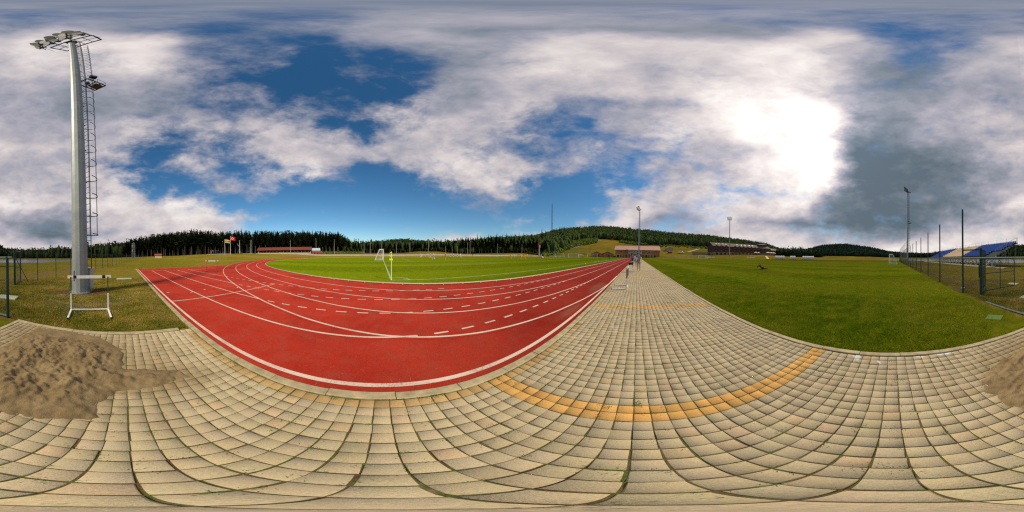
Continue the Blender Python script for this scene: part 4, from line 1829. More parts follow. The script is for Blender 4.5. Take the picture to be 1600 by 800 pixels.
POSES = {
    # joint: position (x right, y forward, z up) for a 1.78 m figure
    'stand': dict(hl=(-.09, 0, .93), kl=(-.11, .02, .50), al=(-.12, -.01, .09), tl=(-.13, .14, .04), hr=(.09, 0, .93), kr=(.11, .03, .50), ar=(.13, .0, .09), tr=(.15, .15, .04),
                  sl=(-.19, 0, 1.44), el=(-.25, -.02, 1.16), wl=(-.26, .06, .90), fl=(-.26, .09, .80), sr=(.19, 0, 1.44), er=(.25, -.02, 1.16), wr=(.26, .06, .90), fr=(.26, .09, .80),
                  pel=(0, 0, .98), ch=(0, .01, 1.30), nk=(0, 0, 1.50), hd=(0, .02, 1.66)),
    'walk': dict(hl=(-.09, 0, .92), kl=(-.10, .20, .52), al=(-.10, .30, .10), tl=(-.11, .43, .08), hr=(.09, 0, .92), kr=(.10, -.06, .50), ar=(.10, -.33, .16), tr=(.10, -.24, .05),
                 sl=(-.19, .02, 1.43), el=(-.25, -.10, 1.17), wl=(-.25, -.08, .93), fl=(-.24, -.04, .83), sr=(.19, .02, 1.43), er=(.25, .06, 1.17), wr=(.24, .24, .98), fr=(.23, .32, .92),
                 pel=(0, 0, .97), ch=(0, .03, 1.29), nk=(0, .03, 1.49), hd=(0, .06, 1.65)),
    'run': dict(hl=(-.09, 0, .90), kl=(-.10, .34, .66), al=(-.10, .30, .26), tl=(-.11, .42, .20), hr=(.09, 0, .90), kr=(.10, -.20, .52), ar=(.10, -.58, .40), tr=(.10, -.56, .27),
                sl=(-.19, .12, 1.38), el=(-.27, -.12, 1.20), wl=(-.24, -.02, 1.0), fl=(-.22, .06, .96), sr=(.19, .12, 1.38), er=(.27, .22, 1.16), wr=(.20, .42, 1.28), fr=(.17, .48, 1.34),
                pel=(0, .0, .94), ch=(0, .08, 1.25), nk=(0, .13, 1.44), hd=(0, .18, 1.60)),
    'crouch': dict(hl=(-.10, -.10, .45), kl=(-.17, .25, .50), al=(-.15, .02, .09), tl=(-.17, .16, .04), hr=(.10, -.10, .45), kr=(.17, .25, .50), ar=(.15, .02, .09), tr=(.17, .16, .04),
                   sl=(-.18, .12, .92), el=(-.24, .28, .70), wl=(-.15, .42, .52), fl=(-.12, .50, .46), sr=(.18, .12, .92), er=(.24, .28, .70), wr=(.15, .42, .52), fr=(.12, .50, .46),
                   pel=(0, -.10, .48), ch=(0, .03, .78), nk=(0, .13, .97), hd=(0, .22, 1.12)),
    'lie': dict(hl=(.02, -.09, .12), kl=(.34, -.14, .26), al=(.60, -.13, .08), tl=(.72, -.13, .09), hr=(.02, .09, .12), kr=(.40, .13, .14), ar=(.76, .14, .08), tr=(.80, .14, .16),
                sl=(-.46, -.19, .42), el=(-.66, -.26, .22), wl=(-.62, -.22, .04), fl=(-.55, -.20, .03), sr=(-.46, .19, .42), er=(-.68, .26, .24), wr=(-.64, .24, .04), fr=(-.57, .24, .03),
                pel=(-.06, 0, .15), ch=(-.28, 0, .34), nk=(-.44, 0, .53), hd=(-.47, 0, .70)),
}
EDG = [('pel', 'ch'), ('ch', 'nk'), ('nk', 'hd'), ('ch', 'sl'), ('sl', 'el'), ('el', 'wl'), ('wl', 'fl'), ('ch', 'sr'), ('sr', 'er'), ('er', 'wr'), ('wr', 'fr'),
       ('pel', 'hl'), ('hl', 'kl'), ('kl', 'al'), ('al', 'tl'), ('pel', 'hr'), ('hr', 'kr'), ('kr', 'ar'), ('ar', 'tr')]
RADI = dict(pel=(.15, .11), ch=(.165, .115), nk=(.062, .062), hd=(.085, .10), sl=(.068, .068), sr=(.068, .068), el=(.046, .046), er=(.046, .046), wl=(.032, .03), wr=(.032, .03), fl=(.036, .02), fr=(.036, .02),
            hl=(.095, .095), hr=(.095, .095), kl=(.06, .06), kr=(.06, .06), al=(.042, .042), ar=(.042, .042), tl=(.04, .03), tr=(.04, .03))
PCACHE = {}


def body_mesh(pose):
    if pose in PCACHE:
        return PCACHE[pose]
    J = POSES[pose]
    names = list(J)
    me = bpy.data.meshes.new('tmp')
    me.from_pydata([J[n] for n in names], [(names.index(a), names.index(b)) for a, b in EDG], [])
    o = bpy.data.objects.new('tmp', me)
    COL.objects.link(o)
    md = o.modifiers.new('s', 'SKIN')
    md.use_smooth_shade = True
    sk = me.skin_vertices[0].data
    for i, n in enumerate(names):
        sk[i].radius = RADI[n]
        sk[i].use_root = (n == 'pel')
    sb = o.modifiers.new('b', 'SUBSURF')
    sb.levels = 1
    sb.render_levels = 1
    dg = bpy.context.evaluated_depsgraph_get()
    ev = o.evaluated_get(dg)
    res = bpy.data.meshes.new_from_object(ev)
    bpy.data.objects.remove(o)
    PCACHE[pose] = res
    return res


def person(x, y, rz, pose, top, bottom, legs, label, scale=1.0, z=0.0, group=None, sleeves=None, shoes='shoe'):
    src = body_mesh(pose)
    me = src.copy()
    me.materials.clear()
    mats = [SKIN, CL[top], CL[bottom], CL[legs] if legs else SKIN, CL[shoes], HAIR, CL[sleeves or top]]
    for mm in mats:
        me.materials.append(mm)
    J = {k: Vector(v) for k, v in POSES[pose].items()}
    bones = []
    for a, b2 in EDG:
        if b2 in ('hd',):
            k = 0
        elif (a, b2) in (('pel', 'ch'), ('ch', 'nk'), ('ch', 'sl'), ('ch', 'sr')):
            k = 1
        elif (a, b2) in (('sl', 'el'), ('sr', 'er')):
            k = 6
        elif a in ('el', 'er', 'wl', 'wr'):
            k = 6 if (sleeves and a in ('el', 'er')) else 0
        elif b2 in ('hl', 'hr', 'kl', 'kr'):
            k = 2
        elif b2 in ('al', 'ar'):
            k = 3
        else:
            k = 4
        bones.append((J[a], J[b2], k))
    mi = []
    hdp = J['hd']
    for p in me.polygons:
        c = p.center
        best, bd = 0, 1e9
        for a, b2, k in bones:
            ab = b2 - a
            t = max(0, min(1, (c - a).dot(ab) / ab.length_squared))
            d = (c - a - ab * t).length
            if d < bd:
                bd, best = d, k
        if (c - hdp).length < 0.14 and ((c - hdp).z > 0.03 or (c - hdp).y < -0.03):
            best = 5
        mi.append(best)
        p.use_smooth = True
    me.polygons.foreach_set('material_index', mi)
    o = link('person', me)
    # grow the head to a human size
    for v in me.vertices:
        dd = v.co - hdp
        if dd.length < 0.17 and dd.z > -0.09:
            v.co = hdp + Vector((dd.x * 1.02, dd.y * 1.05, dd.z * 1.12))
    o.location = (x, y, z)
    o.rotation_euler = (0, 0, rz)
    o.scale = (scale,) * 3
    tag(o, label, 'person', group)
    return o


PG = 'football players training on the pitch'
ppl = [
    (-51.8, 13.0, 1.2, 'run', 'lilac', 'white', 'white', 'player in pale lilac and white kit running, left of the yellow player behind the goal'),
    (-57.2, 16.8, 2.2, 'run', 'yellow', 'orange', 'yellow', 'player in yellow kit running beyond the pair in white'),
    (-57.0, 18.0, 2.9, 'walk', 'white', 'white', 'white', 'farther player of the pair in white kit'),
    (-39.5, 13.3, 2.6, 'walk', 'white', 'lilac', 'white', 'nearer player of the pair in white kit, walking'),
    (-34.3, 14.4, 3.1, 'stand', 'yellow', 'orange', 'orange', 'tall player in all yellow kit standing in the middle of the view of the pitch'),
    (-66.5, 29.6, 1.0, 'crouch', 'orange', 'yellow', None, 'player in orange crouching right of the tall yellow player'),
    (-73.0, 33.4, 1.5, 'stand', 'white', 'black', 'white', 'first from left of four distant players in white shirts and black shorts'),
    (-73.0, 35.0, 1.2, 'stand', 'white', 'black', 'white', 'second from left of four distant players in white shirts and black shorts'),
    (-72.6, 36.9, 1.7, 'stand', 'white', 'black', 'white', 'third from left of four distant players in white shirts and black shorts'),
    (-72.6, 38.8, 1.4, 'stand', 'white', 'black', 'white', 'fourth from left of four distant players in white shirts and black shorts'),
    (-50.8, 26.9, -1.0, 'run', 'white', 'white', 'white', 'player in white kit sprinting right of the four distant players'),
    (-61.6, 53.1, 0.4, 'crouch', 'white', 'white', None, 'player in white sitting alone by the far touchline'),
    (-31.5, 32.1, -0.9, 'run', 'yellow', 'orange', 'yellow', 'leftmost running player in yellow before the dark wood'),
    (-53.0, 56.5, 2.0, 'run', 'white', 'lilac', 'white', 'player in white running behind the leftmost yellow players'),
    (-28.2, 32.9, 0.9, 'run', 'yellow', 'orange', 'yellow', 'left one of two yellow players running close together'),
    (-26.2, 31.8, 2.2, 'run', 'yellow', 'yellow', 'orange', 'right one of two yellow players running close together'),
    (-41.6, 52.4, 1.2, 'run', 'yellow', 'orange', 'yellow', 'yellow player running just behind the close pair'),
    (-49.4, 66.1, 2.2, 'walk', 'yellow', 'orange', 'yellow', 'most distant yellow player walking alone'),
    (-39.0, 57.5, 1.2, 'run', 'orange', 'orange', 'yellow', 'player in orange running left of the crouching white figure'),
    (-30.3, 45.8, 1.8, 'run', 'yellow', 'orange', 'yellow', 'player in yellow directly above the crouching white figure'),
    (-27.3, 41.9, 1.2, 'crouch', 'white', 'grey', None, 'figure in white and grey crouching on the pitch below the red banner'),
    (-37.8, 59.8, 2.2, 'walk', 'yellow', 'orange', 'yellow', 'rightmost yellow player near the red banner')]
for (x, y, rz, ps, t_, b_, l_, lab) in ppl:
    person(x, y, rz, ps, t_, b_, l_, lab, 1.05, group=PG, shoes='white' if t_ == 'white' else 'orange')
person(-92.5, 58.4, 0.3, 'stand', 'black', 'black', 'black', 'lone dark figure standing by the pale wall beyond the pitch', 1.05, z=tz(-92.5, 58.4))
person(-10.1, 60.9, 2.4, 'walk', 'black', 'black', 'black', 'dark figure walking on the pitch edge near the far track', 1.05)
person(0.02, 20.6, math.pi, 'walk', 'black', 'black', 'black', 'person with black vest over white sleeves walking on the paving', 1.0, sleeves='white')
person(0.22, 15.95, math.pi, 'walk', 'grey', 'khaki', 'khaki', 'nearest walking person in grey top with white sleeves and khaki trousers on the paving', 0.98, sleeves='white')
person(-0.75, 31.0, math.pi * 0.9, 'stand', 'grey', 'navy', 'navy', 'person in grey standing behind the second hurdle on the paving', 1.05)
person(-0.35, 33.5, math.pi * 1.1, 'stand', 'white', 'grey', 'grey', 'person in white top standing close behind the grey dressed one', 1.02)
person(-1.0, 36.0, math.pi * 0.8, 'crouch', 'black', 'navy', 'navy', 'person in black squatting at the track edge beyond the hurdles', 1.05)
person(14.6, 15.0, R(-98), 'lie', 'maroon', 'black', 'maroon', 'person in dark clothes lounging on the second pitch lawn', 1.15, z=-0.01)
for (x, y, c_, lab) in ((-34, 136, 'white', 'small figure in white sitting left before the gabled houses'), (-30.5, 137, 'navy', 'small figure in navy sitting right before the gabled houses'), (-25.0, 139, 'white', 'distant figure in white standing before the double gabled house')):
    person(x, y, 2.8, 'stand', c_, 'black', 'black', lab, 1.02, z=tz(x, y))
bg_ = MB()
bm = bmesh.new()
bmesh.ops.create_icosphere(bm, subdivisions=2, radius=0.5)
for v in bm.verts:
    v.co.x *= 1.1
    v.co.y *= 0.6
    v.co.z = max(v.co.z, -0.35) * 0.62 + 0.22
me = bpy.data.meshes.new('sports_bag')
bm.to_mesh(me)
bm.free()
me.materials.append(CL['black'])
o = link('sports_bag', me)
o.location = (-0.95, 27.2, 0)
o.scale = (0.8, 0.8, 0.8)
tag(o, 'black sports bag lying at the track edge beyond the second hurdle', 'bag')


# ------------------------------------------------------------------ grandstand
def stand():
    root = empty('grandstand', (0, 0, 0), label='open steel grandstand with blue and cream seats beside the lake', cat='grandstand')
    blue = mat('blue_seat', (0.018, 0.07, 0.30), 0.6, var=0.15, spec=0.2)
    crm = mat('cream_seat', (0.62, 0.48, 0.33), 0.6, var=0.06, spec=0.2)
    x0, x1 = 20.6, 62.5
    y0, y1, z0, z1 = -15.0, -19.6, 1.75, 3.95
    n = 9
    dk = MB()
    for k in range(n):
        y = y0 + (y1 - y0) * k / (n - 1)
        z = z0 + (z1 - z0) * k / (n - 1)
        dk.box(((x0 + x1) / 2, y, z - 0.04), (x1 - x0, 0.5, 0.05))
        dk.box(((x0 + x1) / 2, y - 0.25, z + 0.08), (x1 - x0, 0.03, 0.22))
    dk.build('deck', M['galvdark'], root)
    for k in range(n):
        y = y0 + (y1 - y0) * k / (n - 1)
        z = z0 + (z1 - z0) * k / (n - 1)
        near0 = 20.9 if k > 5 else (21.4 if k > 2 else 23.6)
        for a, b2, mm in ((near0, 32.6, blue), (33.2, 47.5, crm), (48.1, 62.0, blue)):
            mb = MB()
            x = a
            while x < b2:
                mb.box((x + 0.2, y + 0.0, z + 0.17), (0.40, 0.36, 0.05))
                mb.box((x + 0.2, y - 0.19, z + 0.33), (0.40, 0.04, 0.34))
                x += 0.48
            mb.build('seat_row', mm, root)
    sc = MB()
    st_ = M['galv']
    for i in range(22):
        x = x0 + 0.2 + i * (x1 - x0 - 0.4) / 21
        sc.tube((x, y0 + 0.1, -0.03), (x, y0 + 0.1, z0), 0.04, n=6)
        sc.tube((x, y1, -0.03), (x, y1, z1), 0.04, n=6)
        sc.tube((x, (y0 + y1) / 2, -0.03), (x, (y0 + y1) / 2, (z0 + z1) / 2), 0.04, n=6)
        sc.tube((x, y0 + 0.1, 0.1), (x, (y0 + y1) / 2, (z0 + z1) / 2 - .2), 0.03, n=5)
        sc.tube((x, y0 + 0.1, z0 - .1), (x, (y0 + y1) / 2, 0.2), 0.03, n=5)
        if i < 21:
            xb = x0 + 0.2 + (i + 1) * (x1 - x0 - 0.4) / 21
            sc.tube((x, y0 + 0.1, 0.15), (xb, y0 + 0.1, z0 - 0.1), 0.03, n=5)
            sc.tube((x, y0 + 0.1, z0 - 0.1), (xb, y0 + 0.1, 0.15), 0.03, n=5)
            sc.tube((x, y1, 0.3), (xb, y1, 2.6), 0.03, n=5)
    for z in (0.15, z0 - 0.12):
        sc.tube((x0, y0 + 0.1, z), (x1, y0 + 0.1, z), 0.035, n=5)
    sc.build('scaffolding', st_, root)
    rl = MB()
    for k in range(n):
        y = y0 + (y1 - y0) * k / (n - 1)
        z = z0 + (z1 - z0) * k / (n - 1)
        if k % 2 == 0:
            rl.tube((x0, y, z), (x0, y, z + 1.05), 0.025, n=6)
            rl.tube((x1, y, z), (x1, y, z + 1.05), 0.025, n=6)
    for xx in (x0, x1):
        rl.tube((xx, y0, z0 + 1.05), (xx, y1, z1 + 1.05), 0.025, n=6)
    for i in range(15):
        x = x0 + i * 3.0
        rl.tube((x, y1 - 0.2, z1), (x, y1 - 0.2, z1 + 1.1), 0.025, n=6)
    rl.tube((x0, y1 - 0.2, z1 + 1.1), (x1, y1 - 0.2, z1 + 1.1), 0.02, n=6)
    rl.tube((x0, y1 - 0.2, z1 + 0.6), (x1, y1 - 0.2, z1 + 0.6), 0.02, n=6)
    rl.build('railing', st_, root)
    sp = MB()
    for s_ in (0, 1.1):
        sp.bar((x0 - 0.2, y0 + 2.4, 0.0), (x0 - 0.2 + s_ * 0, y0 - 0.1 + 0.0, z0 - 0.02), 0.06, 0.18) if s_ == 0 else sp.bar((x0 + 1.0, y0 + 2.4, 0.0), (x0 + 1.0, y0 - 0.1, z0 - 0.02), 0.06, 0.18)
    for k in range(7):
        t = (k + 0.5) / 7
        sp.box((x0 + 0.4, y0 + 2.4 - 2.5 * t, 0.0 + z0 * t), (1.2, 0.28, 0.03))
    sp.build('steps', st_, root)
    # concrete footing strip
    ft = MB()
    ft.box(((x0 + x1) / 2 + 4, y0 + 0.35, 0.0), (x1 - x0 + 14, 0.9, 0.18))
    ft.build('footing', M['concrete'], root)
    bx = MB()
    bx.box((19.3, -13.6, 0.55), (0.35, 0.3, 0.45))
    bx.tube((19.3, -13.6, -0.03), (19.3, -13.6, 0.4), 0.04, n=6)
    tag(bx.build('meter_box', mat('blue_grey_box', (0.12, 0.17, 0.25), 0.6)), 'small blue grey box on a post before the grandstand end', 'box')


stand()

# ------------------------------------------------------------------ far perimeter: wall, posts, flags, buildings


def perimeter_wall():
    pts = [az_xy(-151, 98), az_xy(-143, 106), az_xy(-136, 112), (-86, -62), (-92, -40), (-95, -10), (-96, 30), (-96, 70), (-95, 105), (-84, 128), (-68, 141), (-52, 147)]
    mb = MB()
    for k in range(len(pts) - 1):
        n = 8
        for i in range(n):
            a = Vector(pts[k]) * (1 - i / n) + Vector(pts[k + 1]) * (i / n)
            b = Vector(pts[k]) * (1 - (i + 1) / n) + Vector(pts[k + 1]) * ((i + 1) / n)
            za, zb = tz(a.x, a.y), tz(b.x, b.y)
            h = 0.95 if k > 2 else 0.3
            d = (b - a).normalized() * 0.15
            nn = Vector((-d.y, d.x))
            vs = [(a.x - nn.x, a.y - nn.y, za - .3), (a.x + nn.x, a.y + nn.y, za - .3), (b.x + nn.x, b.y + nn.y, zb - .3), (b.x - nn.x, b.y - nn.y, zb - .3)]
            vs += [(v[0], v[1], (za if i2 < 2 else zb) + h) for i2, v in enumerate(vs)]
            mb.add(vs, [(0, 3, 2, 1), (4, 5, 6, 7), (0, 1, 5, 4), (1, 2, 6, 5), (2, 3, 7, 6), (3, 0, 4, 7)])
    o = mb.build('boundary_wall', mat('pale_wall', (0.46, 0.40, 0.31), 0.9, var=0.12, scale=0.8))
    tag(o, 'long low pale wall running round the far side of the stadium', 'wall')


perimeter_wall()


def site_az(az, d):
    x, y = az_xy(az, d)
    return x, y, tz(x, y)


def posts():
    protos = {}
    g_ = 'thin light posts along the far side of the stadium'
    data = [(391.5, 375, 112), (393.7, 375, 113), (454, 375, 108), (522.5, 374, 106), (569, 380, 125), (578.5, 374.5, 103), (596.7, 375, 103), (619.5, 383, 125), (640.5, 380, 125), (669.5, 376, 104),
            (696.3, 384, 125), (706.5, 384, 130), (715, 384, 130), (730.5, 379, 112), (734.5, 376, 110), (777.5, 381, 122), (815.5, 382.5, 132), (867, 383, 145), (893.5, 382, 150), (917.7, 383.5, 152), (494, 372, 125)]
    k = 0
    where = ['left of the long shelter', 'left of the long shelter', 'in front of the long shelter', 'between the shelter and the goal', 'left of the near goal', 'just left of the near goal', 'right behind the near goal', 'right of the corner flag',
             'before the tan mound', 'behind the pair of white players', 'above the tall yellow player', 'above the four distant players', 'above the four distant players', 'before the spruces right of the players',
             'before the spruces right of the players', 'left of the running yellow players', 'above the running yellow players', 'left of the tan hill slope', 'below the radio mast hill', 'left of the gabled houses', 'behind the water tank']
    for (px, py, d) in data:
        az = (px - 995) * 0.225
        x, y, z = site_az(az, d)
        top = EYE + d * math.tan(R((400 - py) * 0.225 + 0.8 * math.sin(R(az))))
        h = top - z
        key = 'p'
        if key not in protos:
            mb = MB()
            mb.tube((0, 0, -0.03), (0, 0, 1), 0.10, 0.06, n=8)
            mb.box((0.10, 0, 0.98), (0.30, 0.15, 0.02))
            protos[key] = mb.build('light_post', mat('pale_post', (0.45, 0.46, 0.44), 0.6), None)
            o = protos[key]
        else:
            o = protos[key].copy()
            COL.objects.link(o)
        o.location = (x, y, z)
        o.scale = (1, 1, h)
        lab = ('taller ' if h > 9 else 'shorter ') + 'thin pale post ' + where[k]
        if where.count(where[k]) > 1:
            lab = ('left ' if where.index(where[k]) == k else 'right ') + 'one of two thin pale posts ' + where[k]
        tag(o, lab, 'post', g_)
        k += 1


posts()


def flagpole(px, pyt, d, flagm, lab, w, h, emblem=None, stripes=None):
    az = (px - 995) * 0.225
    x, y, z = site_az(az, d)
    top = EYE + d * math.tan(R((400 - pyt) * 0.225 + 0.8 * math.sin(R(az))))
    root = empty('flagpole', (x, y, z), math.atan2(-x, y), label=lab, cat='flagpole')
    mb = MB()
    H_ = top - z
    mb.tube((0, 0, -0.05), (0, 0, H_), 0.11, 0.06, n=8)
    mb.tube((0, 0, H_), (0, 0, H_ + 0.2), 0.1, 0.02, n=8)
    mb.build('pole', M['white'], root)
    if flagm is None:
        return
    # flag flies to local -x (right as seen from the pitch)
    fl = MB()
    nx, nz = 14, 8
    vs, fs = [], []
    for i in range(nx + 1):
        for j in range(nz + 1):
            u, v = i / nx, j / nz
            vs.append((0.1 + u * w, 0.22 * math.sin(u * 6 + v * 1.2) * u, H_ - 0.1 - v * h - 0.35 * u * u + 0.1 * math.sin(u * 5)))
    mi = []
    for i in range(nx):
        for j in range(nz):
            a = i * (nz + 1) + j
            fs.append((a, a + 1, a + nz + 2, a + nz + 1))
            mi.append(1 if (stripes and j in stripes) else 0)
    fl.add(vs, fs)
    fl.m = mi
    mats = [flagm, M['black'] if stripes else flagm]
    f = fl.build('flag', mats, root)
    if emblem:
        em = MB()
        for sy in (-0.03, 0.03):
            def P3(u, v):
                return (0.1 + u * w, 0.22 * math.sin(u * 6 + v * 1.2) * u + sy, H_ - 0.1 - v * h - 0.35 * u * u + 0.1 * math.sin(u * 5))
            # crescent
            A, B = [], []
            for i in range(17):
                a = R(45 + 270 * i / 16)
                A.append(P3(0.38 + 0.20 * math.cos(a) * h / w * 1.2, 0.5 + 0.26 * math.sin(a)))
                a2 = R(38 + 284 * i / 16)
                B.append(P3(0.415 + 0.16 * math.cos(a2) * h / w * 1.2, 0.5 + 0.205 * math.sin(a2)))
            n = 17
            em.add(A + B, [(i, i + 1, n + i + 1, n + i) for i in range(n - 1)])
            st = []
            for i in range(10):
                a = R(180 + 36 * i)
                r = 0.13 if i % 2 == 0 else 0.052
                st.append(P3(0.63 + r * math.cos(a) * h / w * 1.2, 0.5 + r * math.sin(a)))
            em.add(st + [P3(0.63, 0.5)], [(i, (i + 1) % 10, 10) for i in range(10)])
        em.build('emblem', M['white'], f)


flagpole(360.5, 369.7, 100, mat('red_flag_cloth', (0.55, 0.01, 0.015), 0.8), 'tall white flagpole with a red flag bearing a white crescent and star', 2.9, 2.3, emblem=True)
flagpole(351.6, 374.2, 100, mat('yellow_flag_cloth', (0.62, 0.45, 0.14), 0.8), 'shorter white flagpole with a yellow and black striped flag', 3.0, 1.9, stripes=(3, 4))
flagpole(348.4, 377.5, 118, None, 'bare thin flagpole left of the two flags', 0, 0)


def dead_trunk():
    az = (374.6 - 995) * .225
    x, y, z = site_az(az, 112)
    mb = MB()
    H_ = 9.3
    pr = (0, 0, -0.3)
    r = 0.55
    for i in range(8):
        q = (0.12 * math.sin(i * 2.1), 0.12 * math.cos(i * 1.7), H_ * (i + 1) / 8)
        mb.tube(pr, q, r, r * 0.88, n=8)
        r *= 0.88
        pr = q
    mb.tube((0, 0, 5.0), (1.2, -0.5, 6.1), 0.25, 0.12, n=6)
    mb.tube((1.2, -0.5, 6.1), (1.5, -0.7, 7.2), 0.14, 0.05, n=6)
    o = mb.build('dead_tree', mat('dead_wood', (0.30, 0.30, 0.25), 0.9, var=0.3, scale=3))
    o.location = (x, y, z)
    tag(o, 'bare grey dead tree trunk right of the red flag', 'tree')


dead_trunk()


def lattice(px, pyt, pyb, d, w, name, lab, cat, mats, taper=0.5, n=12):
    az = (px - 995) * .225
    x, y, z = site_az(az, d)
    top = EYE + d * math.tan(R((400 - pyt) * 0.225 + 0.8 * math.sin(R(az))))
    H_ = top - z
    root = empty(name, (x, y, z), 0.4, label=lab, cat=cat)
    for q in range(len(mats)):
        pass
    mb = MB()

    def c(k, i):
        t = i / n
        s = w * (1 - t * (1 - taper)) / 2
        return Vector(((-s, s, s, -s)[k], (-s, -s, s, s)[k], H_ * t))
    for i in range(n):
        for k in range(4):
            k2 = (k + 1) % 4
            mb.bar(c(k, i), c(k, i + 1), w * 0.07, w * 0.07, m=i % len(mats))
            mb.bar(c(k, i), c(k2, i + 1), w * 0.045, w * 0.045, m=i % len(mats))
            mb.bar(c(k, i + 1), c(k2, i + 1), w * 0.045, w * 0.045, m=i % len(mats))
    mb.build('lattice', mats, root)
    an = MB()
    an.tube((0, 0, H_), (0, 0, H_ * 1.05), 0.12, n=5)
    an.build('antenna', mats[0], root)
    for t in (0.45, 0.5, 0.8):
        an = MB()
        an.tube((w * .4, 0, H_ * t), (w * .4 + 0.3, 0, H_ * t), w * .28, n=10)
        an.build('dish', mats[0], root)
    return root


lattice(862, 319, 377, 262, 2.6, 'radio_mast', 'tall thin steel lattice radio mast rising from the wooded hillside', 'radio mast', [M['galvdark']], 0.35, 22)
lattice(208.8, 380, 399, 96, 1.5, 'lattice_tower', 'short grey lattice tower before the dark pines behind the rear fence', 'tower', [M['galv']], 0.8, 7)


def house(name, cx, cy, z, yaw, W_, D_, Hw, Hr, wallm, roofm, lab, cat, wins=(), doors=(), over=0.5, gable_front=False, winm=None):
    """W_ along local x, front faces local -y"""
    root = empty(name, (cx, cy, z), yaw, label=lab, cat=cat)
    mb = MB()
    mb.box((0, 0, Hw / 2 - 0.5), (W_, D_, Hw + 1.0))
    if gable_front:
        for s_ in (-1, 1):
            y = s_ * D_ / 2
            mb.add([(-W_ / 2, y, Hw), (W_ / 2, y, Hw), (0, y, Hw + Hr)], [(0, 1, 2)])
    else:
        for s_ in (-1, 1):
            x = s_ * W_ / 2
            mb.add([(x, -D_ / 2, Hw), (x, D_ / 2, Hw), (x, 0, Hw + Hr)], [(0, 1, 2)])
    mb.build('wall', wallm, root)
    rf = MB()
    th = 0.22
    if gable_front:
        k = Hr / (W_ / 2)
        for s_ in (-1, 1):
            xa = s_ * (W_ / 2 + over)
            za = Hw - over * k
            y0, y1 = -D_ / 2 - over, D_ / 2 + over
            rf.add([(xa, y0, za), (0, y0, Hw + Hr), (0, y1, Hw + Hr), (xa, y1, za), (xa, y0, za + th), (0, y0, Hw + Hr + th), (0, y1, Hw + Hr + th), (xa, y1, za + th)],
                   [(0, 1, 2, 3), (4, 7, 6, 5), (0, 4, 5, 1), (2, 6, 7, 3), (0, 3, 7, 4)])
    else:
        k = Hr / (D_ / 2)
        for s_ in (-1, 1):
            ya = s_ * (D_ / 2 + over)
            za = Hw - over * k
            x0, x1 = -W_ / 2 - over, W_ / 2 + over
            rf.add([(x0, ya, za), (x0, 0, Hw + Hr), (x1, 0, Hw + Hr), (x1, ya, za), (x0, ya, za + th), (x0, 0, Hw + Hr + th), (x1, 0, Hw + Hr + th), (x1, ya, za + th)],
                   [(0, 1, 2, 3), (4, 7, 6, 5), (0, 4, 5, 1), (2, 6, 7, 3), (0, 3, 7, 4)])
    rf.build('roof', roofm, root)
    for (wx, wz, ww, wh) in wins:
        w_ = MB()
        y = -D_ / 2 - 0.03
        w_.box((wx, y, wz), (ww, 0.10, wh), m=0)
        w_.box((wx, y - 0.06, wz + wh / 2), (ww + .2, 0.12, .12), m=1)
        w_.box((wx, y - 0.06, wz - wh / 2), (ww + .2, 0.12, .12), m=1)
        for s_ in (-1, 0, 1):
            w_.box((wx + s_ * ww / 2, y - 0.06, wz), (.1, 0.11, wh), m=1)
        w_.build('window', [M['glass'], winm or M['white_worn']], root)
    for (dx, dw, dh) in doors:
        d_ = MB()
        d_.box((dx, -D_ / 2 - 0.04, dh / 2), (dw, 0.12, dh), m=0)
        d_.box((dx, -D_ / 2 - 0.07, dh + .06), (dw + .3, 0.14, .14), m=1)
        d_.build('door', [M['black'], winm or M['white_worn']], root)
    return root


brown = mat('brown_boards', (0.30, 0.155, 0.055), 0.8, var=0.25, scale=1.2)
greyw = mat('grey_render', (0.30, 0.28, 0.24), 0.85, var=0.12)
pink = mat('pink_roof_tiles', (0.52, 0.28, 0.20), 0.8, var=0.12, scale=1.5)
redroof = mat('red_brown_roof', (0.17, 0.035, 0.022), 0.8, var=0.15, scale=1.5)


def roof_rows(m, sc):
    t = m.node_tree
    b = t.nodes['Principled BSDF']
    w = t.nodes.new('ShaderNodeTexWave')
    w.bands_direction = 'X'
    w.inputs['Scale'].default_value = sc
    t.links.new(coord(t), w.inputs['Vector'])
    bump(t, b, w.outputs['Fac'], 0.6, 0.05)


roof_rows(pink, 2.0)
roof_rows(redroof, 2.0)


